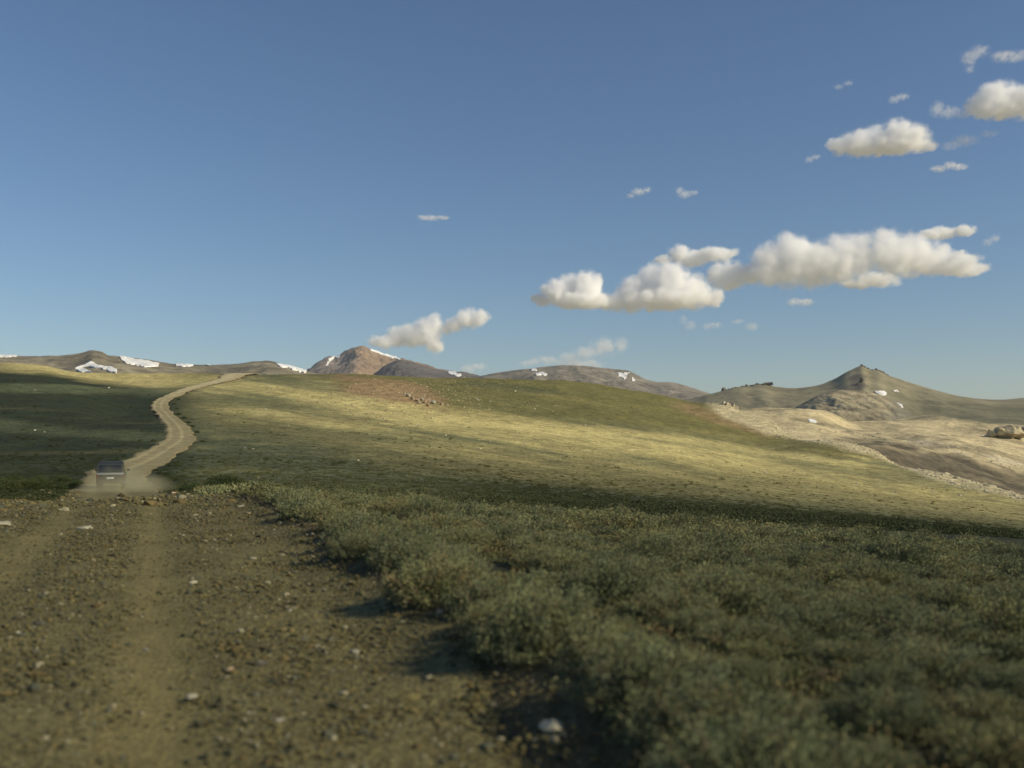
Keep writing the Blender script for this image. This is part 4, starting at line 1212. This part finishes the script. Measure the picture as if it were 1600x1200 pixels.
# ------------------------------------------------------------------ dust and clouds (real volumes)
def puff_mesh(name, spheres, voxel, amp, seed, flatten=None):
    """one closed skin round overlapping balls: (x,y,z,rx,ry,rz)"""
    V, Fc, o = [], [], 0
    for x, y, z, rx, ry, rz in spheres:
        V.append(ICO3[0] * np.array((rx, ry, rz)) + np.array((x, y, z))); Fc.append(ICO3[1] + o); o += len(ICO3[0])
    me = mesh_np(name + "_raw", np.concatenate(V), np.concatenate(Fc))
    t = bpy.data.objects.new("tmp", me); COL.objects.link(t)
    m = t.modifiers.new("r", 'REMESH'); m.mode = 'VOXEL'; m.voxel_size = voxel
    dg = bpy.context.evaluated_depsgraph_get()
    out = bpy.data.meshes.new_from_object(t.evaluated_get(dg))
    bpy.data.objects.remove(t); bpy.data.meshes.remove(me)
    n = len(out.vertices); co = np.empty(n * 3, np.float32); out.vertices.foreach_get("co", co); co = co.reshape(-1, 3)
    no = np.empty(n * 3, np.float32); out.vertices.foreach_get("normal", no); no = no.reshape(-1, 3)
    s = voxel * 3.2
    k = fbm(co[:, 0] / s, co[:, 1] / s, co[:, 2] / s, octaves=3, seed=seed)
    co = co + no * (k * amp)[:, None]
    out.vertices.foreach_set("co", co.astype(np.float32).ravel()); out.update(); out.name = name
    return out
def vol_material(name, density, scale, thr, soft, colour=(1, 1, 1), aniso=0.0, zfall=None):
    m = bpy.data.materials.new(name); m.use_nodes = True; nt = m.node_tree; nt.nodes.clear()
    out = nt.nodes.new("ShaderNodeOutputMaterial"); vs = nt.nodes.new("ShaderNodeVolumePrincipled")
    vs.inputs["Color"].default_value = (*colour, 1); vs.inputs["Anisotropy"].default_value = aniso
    tc = nt.nodes.new("ShaderNodeTexCoord")
    n = noise(nt, scale, 5, .6, tc.outputs["Object"])
    mr = nt.nodes.new("ShaderNodeMapRange"); mr.interpolation_type = 'SMOOTHSTEP'
    mr.inputs["From Min"].default_value = thr; mr.inputs["From Max"].default_value = thr + soft
    mr.inputs["To Min"].default_value = 0; mr.inputs["To Max"].default_value = density
    nt.links.new(n.outputs[0], mr.inputs["Value"])
    src = mr.outputs[0]
    if zfall:
        sx = nt.nodes.new("ShaderNodeSeparateXYZ"); nt.links.new(tc.outputs["Object"], sx.inputs[0])
        f = nt.nodes.new("ShaderNodeMapRange"); f.inputs["From Min"].default_value = zfall[0]; f.inputs["From Max"].default_value = zfall[1]
        f.inputs["To Min"].default_value = 1; f.inputs["To Max"].default_value = 0
        nt.links.new(sx.outputs[2], f.inputs["Value"])
        mm = nt.nodes.new("ShaderNodeMath"); mm.operation = 'MULTIPLY'
        nt.links.new(src, mm.inputs[0]); nt.links.new(f.outputs[0], mm.inputs[1]); src = mm.outputs[0]
    nt.links.new(src, vs.inputs["Density"]); nt.links.new(vs.outputs[0], out.inputs["Volume"])
    return m

def vapour(name, balls, density, scale, soft, lo=.05, colour=(1, 1, 1), aniso=0.0, warp=0.0):
    """density that fades to nothing at the skin of the balls and is torn by noise; balls (x,y,z,rx,ry,rz)"""
    m = bpy.data.materials.new(name); m.use_nodes = True; nt = m.node_tree; nt.nodes.clear()
    out = nt.nodes.new("ShaderNodeOutputMaterial"); vs = nt.nodes.new("ShaderNodeVolumePrincipled")
    vs.inputs["Color"].default_value = (*colour, 1); vs.inputs["Anisotropy"].default_value = aniso
    tc = nt.nodes.new("ShaderNodeTexCoord"); P = tc.outputs["Object"]
    def vm(op, a, b=None):
        n = nt.nodes.new("ShaderNodeVectorMath"); n.operation = op
        nt.links.new(a, n.inputs[0])
        if b is not None: n.inputs[1].default_value = b
        return n
    def ma(op, a, b, c=None):
        n = nt.nodes.new("ShaderNodeMath"); n.operation = op
        for k, q in enumerate((a, b, c)):
            if q is None: continue
            if isinstance(q, (int, float)): n.inputs[k].default_value = q
            else: nt.links.new(q, n.inputs[k])
        return n.outputs[0]
    if warp:
        def wv(sc, amp, det):
            nw = noise(nt, 1.0 / sc, det, .6, P)
            q = vm('SUBTRACT', nw.outputs["Color"], (.5, .5, .5))
            return vm('MULTIPLY', q.outputs[0], (amp, amp, amp * .8)).outputs[0]
        ad = nt.nodes.new("ShaderNodeVectorMath"); ad.operation = 'ADD'
        a2 = vm('ADD', wv(scale * 2.4, warp, 3)); nt.links.new(wv(scale * .75, warp * .50, 6), a2.inputs[1])
        nt.links.new(tc.outputs["Object"], ad.inputs[0]); nt.links.new(a2.outputs[0], ad.inputs[1])
        P0, P = P, ad.outputs[0]
    else: P0 = P
    f = None
    for x, y, z, rx, ry, rz in balls:
        q = vm('MULTIPLY', vm('SUBTRACT', P, (x, y, z)).outputs[0], (1 / rx, 1 / ry, 1 / rz))
        d = ma('SUBTRACT', 1.0, vm('LENGTH', q.outputs[0]).outputs["Value"])
        f = d if f is None else ma('SMOOTH_MAX', f, d, .12)
    n = noise(nt, 1.0 / scale, 6, .66, P0)
    k = ma('MULTIPLY_ADD', n.outputs[0], 4.8, -1.45)
    v = ma('MULTIPLY', f, k)
    mr = nt.nodes.new("ShaderNodeMapRange"); mr.interpolation_type = 'SMOOTHSTEP'
    mr.inputs["From Min"].default_value = lo; mr.inputs["From Max"].default_value = lo + soft
    mr.inputs["To Min"].default_value = 0; mr.inputs["To Max"].default_value = density
    nt.links.new(v, mr.inputs["Value"]); nt.links.new(mr.outputs[0], vs.inputs["Density"])
    nt.links.new(vs.outputs[0], out.inputs["Volume"])
    return m
def build_dust():
    sp = []
    r = random.Random(5)
    for px, rx, rz, dd, zo in ((174, 1.4, .55, 3.4, .15), (150, 1.2, .45, 4.0, .1), (203, 1.5, .6, 4.2, .2), (180, 1.7, .6, 5.6, .2), (214, 1.5, .7, 6.0, .35), (165, 1.3, .5, 7.6, .15), (200, 1.6, .6, 8.2, .2), (234, 1.5, .55, 7.2, .3), (222, 1.3, .75, 2.2, .4), (246, 1.2, .5, 4.8, .4), (140, 1.1, .4, 6.5, .1), (212, 1.0, .8, 1.0, .7), (176, 1.5, .75, 2.6, .75), (160, 1.2, .6, 2.6, .5), (196, 1.3, .7, 2.7, .7)):
        d = cd_ - dd; x = (px - CX) * d / F
        z = float(terrain0(np.array([x]), np.array([d]))[0])
        sp.append((x, d, z + zo, rx * 1.2, rx * 1.5, rz * 1.5))
    c = np.array(sp)[:, :3].mean(0)
    sp = [(a - c[0], b - c[1], e - c[2], f, g, h) for a, b, e, f, g, h in sp]
    me = puff_mesh("dust", [(a, b, e, f * 1.1, g * 1.1, h * 1.1) for a, b, e, f, g, h in sp], .2, 0, 71)
    o = obj("dust", me, vapour("dust", sp, .20, .9, .8, .0, (.62, .58, .38), warp=1.1))
    o.location = c
    tag(o, "pale dust hanging behind the car", kind="stuff")
build_dust()

def cloud(label, D, puffs, dens, seed, group="fair weather clouds"):
    k = D / F
    r = random.Random(seed)
    sp = []
    for px, row, rx, ry in puffs:
        dy = r.uniform(-.5, .5) * rx * k
        g = 1.36
        sp.append(((px - CX) * k, D + dy, z_of(row, D), rx * g * k, (rx + ry) * .5 * g * k, ry * g * k))
    c = np.array(sp)[:, :3].mean(0)
    sp = [(a - c[0], b - c[1], e - c[2], f, g, h) for a, b, e, f, g, h in sp]
    rmin = min(min(p[2], p[3]) for p in puffs); rmed = float(np.median([min(p[2], p[3]) for p in puffs]))
    me = puff_mesh("cloud", [(a, b, e, f * 1.12, g * 1.12, h * 1.12) for a, b, e, f, g, h in sp], max(1.1, rmin * .16) * k, 0, seed)
    mat = vapour("cloud_vapour", sp, dens * (2.6 if dens > 1.2 else .65) / (rmed * k), max(4.0, min(18.0, rmed * .9)) * k, 1.05 if dens > 1.2 else .95, .02 if dens > 1.2 else .08, warp=rmed * (1.7 if dens > 1.2 else 1.5) * k)
    o = obj("cloud", me, mat); o.location = c
    tag(o, label, "cloud", group)
    return o
CD = 14000.0
cloud("largest long white cloud above the pointed summit", CD, [(1200, 412, 26, 30), (1236, 408, 30, 37), (1255, 396, 20, 24), (1275, 412, 34, 33), (1310, 405, 36, 32), (1340, 400, 30, 32), (1380, 392, 26, 30), (1405, 398, 34, 30), (1440, 398, 32, 28), (1465, 402, 26, 22), (1500, 410, 26, 12), (1525, 414, 18, 7), (1350, 442, 40, 9), (1180, 425, 16, 16), (1500, 420, 40, 9)], 3.0, 11)
cloud("wide domed white cloud in the middle of the cloud row", CD, [(948, 474, 16, 9), (965, 470, 20, 14), (990, 458, 24, 25), (1020, 446, 28, 30), (1048, 444, 28, 30), (1080, 456, 26, 24), (1108, 464, 18, 14), (1040, 470, 60, 13)], 3.0, 13)
cloud("white cloud at the left end of the cloud row", CD, [(845, 468, 14, 9), (868, 458, 20, 18), (890, 452, 20, 22), (915, 450, 22, 22), (932, 446, 12, 16), (905, 472, 36, 12), (936, 468, 18, 12)], 2.6, 15)
cloud("thin white cloud floating above the middle of the cloud row", CD * 1.05, [(1035, 406, 14, 6), (1062, 395, 16, 12), (1085, 402, 22, 12), (1115, 398, 24, 11), (1140, 394, 16, 7)], 1.8, 17)
cloud("small white cloud joining the middle and the largest clouds", CD * 1.02, [(1124, 428, 18, 15), (1148, 424, 22, 17), (1170, 426, 20, 15), (1140, 440, 24, 10)], 2.0, 19)
cloud("ragged cloud rising beside the reddish mountain", CD * 1.4, [(600, 535, 20, 11), (622, 526, 20, 14), (645, 524, 24, 18), (668, 518, 22, 20), (680, 505, 12, 14), (682, 540, 12, 12), (697, 511, 16, 11), (712, 506, 16, 12), (732, 499, 22, 14), (752, 498, 14, 12)], 1.9, 21)
cloud("low faint cloud behind the rounded grey mountain", CD * 1.5, [(830, 566, 20, 6), (860, 562, 22, 8), (890, 561, 20, 12), (915, 552, 20, 12), (945, 542, 26, 15), (968, 540, 18, 12), (905, 570, 40, 10)], 1.0, 23)
cloud("tiny faint cloud right of the reddish mountain", CD * 1.5, [(732, 577, 14, 8), (748, 572, 14, 7)], .8, 25)
cloud("smooth white cloud below the cloud at the right border", CD * .8, [(1312, 228, 16, 11), (1340, 222, 26, 17), (1370, 218, 26, 20), (1400, 212, 28, 20), (1425, 216, 22, 18), (1445, 224, 18, 9), (1380, 232, 55, 8)], 2.4, 27)
cloud("bright white cloud cut by the right border", CD * .8, [(1525, 162, 16, 14), (1548, 154, 24, 20), (1575, 152, 28, 24), (1600, 158, 28, 24), (1625, 160, 20, 18), (1560, 170, 40, 13)], 2.4, 29)
cloud("wispy tail left of the bright border cloud", CD * .8, [(1462, 172, 12, 12), (1480, 178, 20, 9), (1505, 178, 16, 7)], .6, 31)
cloud("broken wisps high at the right border", CD * .75, [(1515, 90, 12, 14), (1532, 80, 16, 10), (1517, 106, 8, 9), (1565, 90, 18, 9), (1590, 86, 22, 9)], .7, 33)
cloud("thin veil right of the smooth white cloud", CD * .8, [(1485, 228, 16, 7), (1510, 218, 22, 9), (1548, 208, 16, 6)], .4, 35)
cloud("slim cloud streak under the veil at the right", CD * .85, [(1468, 263, 14, 5), (1482, 260, 12, 6), (1500, 260, 14, 5)], .9, 37)
cloud("small wisp left of the twin wisps' gap, high centre", CD, [(985, 306, 8, 4), (998, 300, 12, 6), (1011, 297, 8, 5)], .8, 39)
cloud("small wisp with a bent tip, high right of centre", CD, [(1062, 298, 7, 6), (1070, 304, 12, 6), (1084, 302, 8, 4)], .8, 41)
cloud("lonely faint cloud streak in the empty sky left of centre", CD * 1.1, [(662, 341, 10, 4), (674, 340, 12, 5), (692, 341, 12, 3)], .8, 43)
cloud("small oval wisp above the smooth white cloud", CD * .8, [(1397, 156, 10, 6), (1410, 151, 12, 6)], .6, 45)
cloud("tiny slanting wisp at the upper right", CD * .8, [(1310, 136, 9, 4), (1325, 130, 9, 5)], .35, 47)
cloud("tiny wisp at the lower left of the smooth white cloud", CD * .85, [(1264, 250, 8, 5), (1275, 245, 8, 5)], .6, 49)
cloud("small flat cloud under the largest cloud", CD * 1.1, [(1240, 472, 12, 6), (1258, 472, 16, 6)], .9, 51)
cloud("small blob cloud under the domed cloud's right end", CD * 1.2, [(1068, 500, 8, 8), (1080, 508, 9, 8)], .6, 53)
cloud("second faint blob under the cloud row", CD * 1.2, [(1105, 510, 10, 5), (1120, 507, 10, 6)], .5, 55)
cloud("faintest blob under the left end of the largest cloud", CD * 1.2, [(1152, 503, 12, 4), (1175, 510, 12, 7)], .4, 57)
cloud("flat white wing at the upper right of the largest cloud", CD * 1.05, [(1450, 367, 18, 6), (1475, 362, 22, 9), (1510, 358, 18, 8)], 1.4, 59)
cloud("small puff right of the largest cloud", CD * 1.05, [(1544, 378, 9, 6), (1555, 372, 9, 7)], .6, 61)

# ------------------------------------------------------------------ thin summer haze
def build_haze():
    bm = bmesh.new(); box(bm, (0, 5500, 365), (20000, 17000, 970))
    bmesh.ops.recalc_face_normals(bm, faces=bm.faces)
    me = bpy.data.meshes.new("haze"); bm.to_mesh(me); bm.free()
    m = bpy.data.materials.new("haze"); m.use_nodes = True; nt = m.node_tree; nt.nodes.clear()
    o_ = nt.nodes.new("ShaderNodeOutputMaterial"); v = nt.nodes.new("ShaderNodeVolumePrincipled")
    v.inputs["Color"].default_value = (.84, .92, .97, 1); v.inputs["Density"].default_value = 2.1e-5
    nt.links.new(v.outputs[0], o_.inputs["Volume"])
    o = obj("haze", me, m); tag(o, "thin haze over the far mountains", kind="stuff")
build_haze()
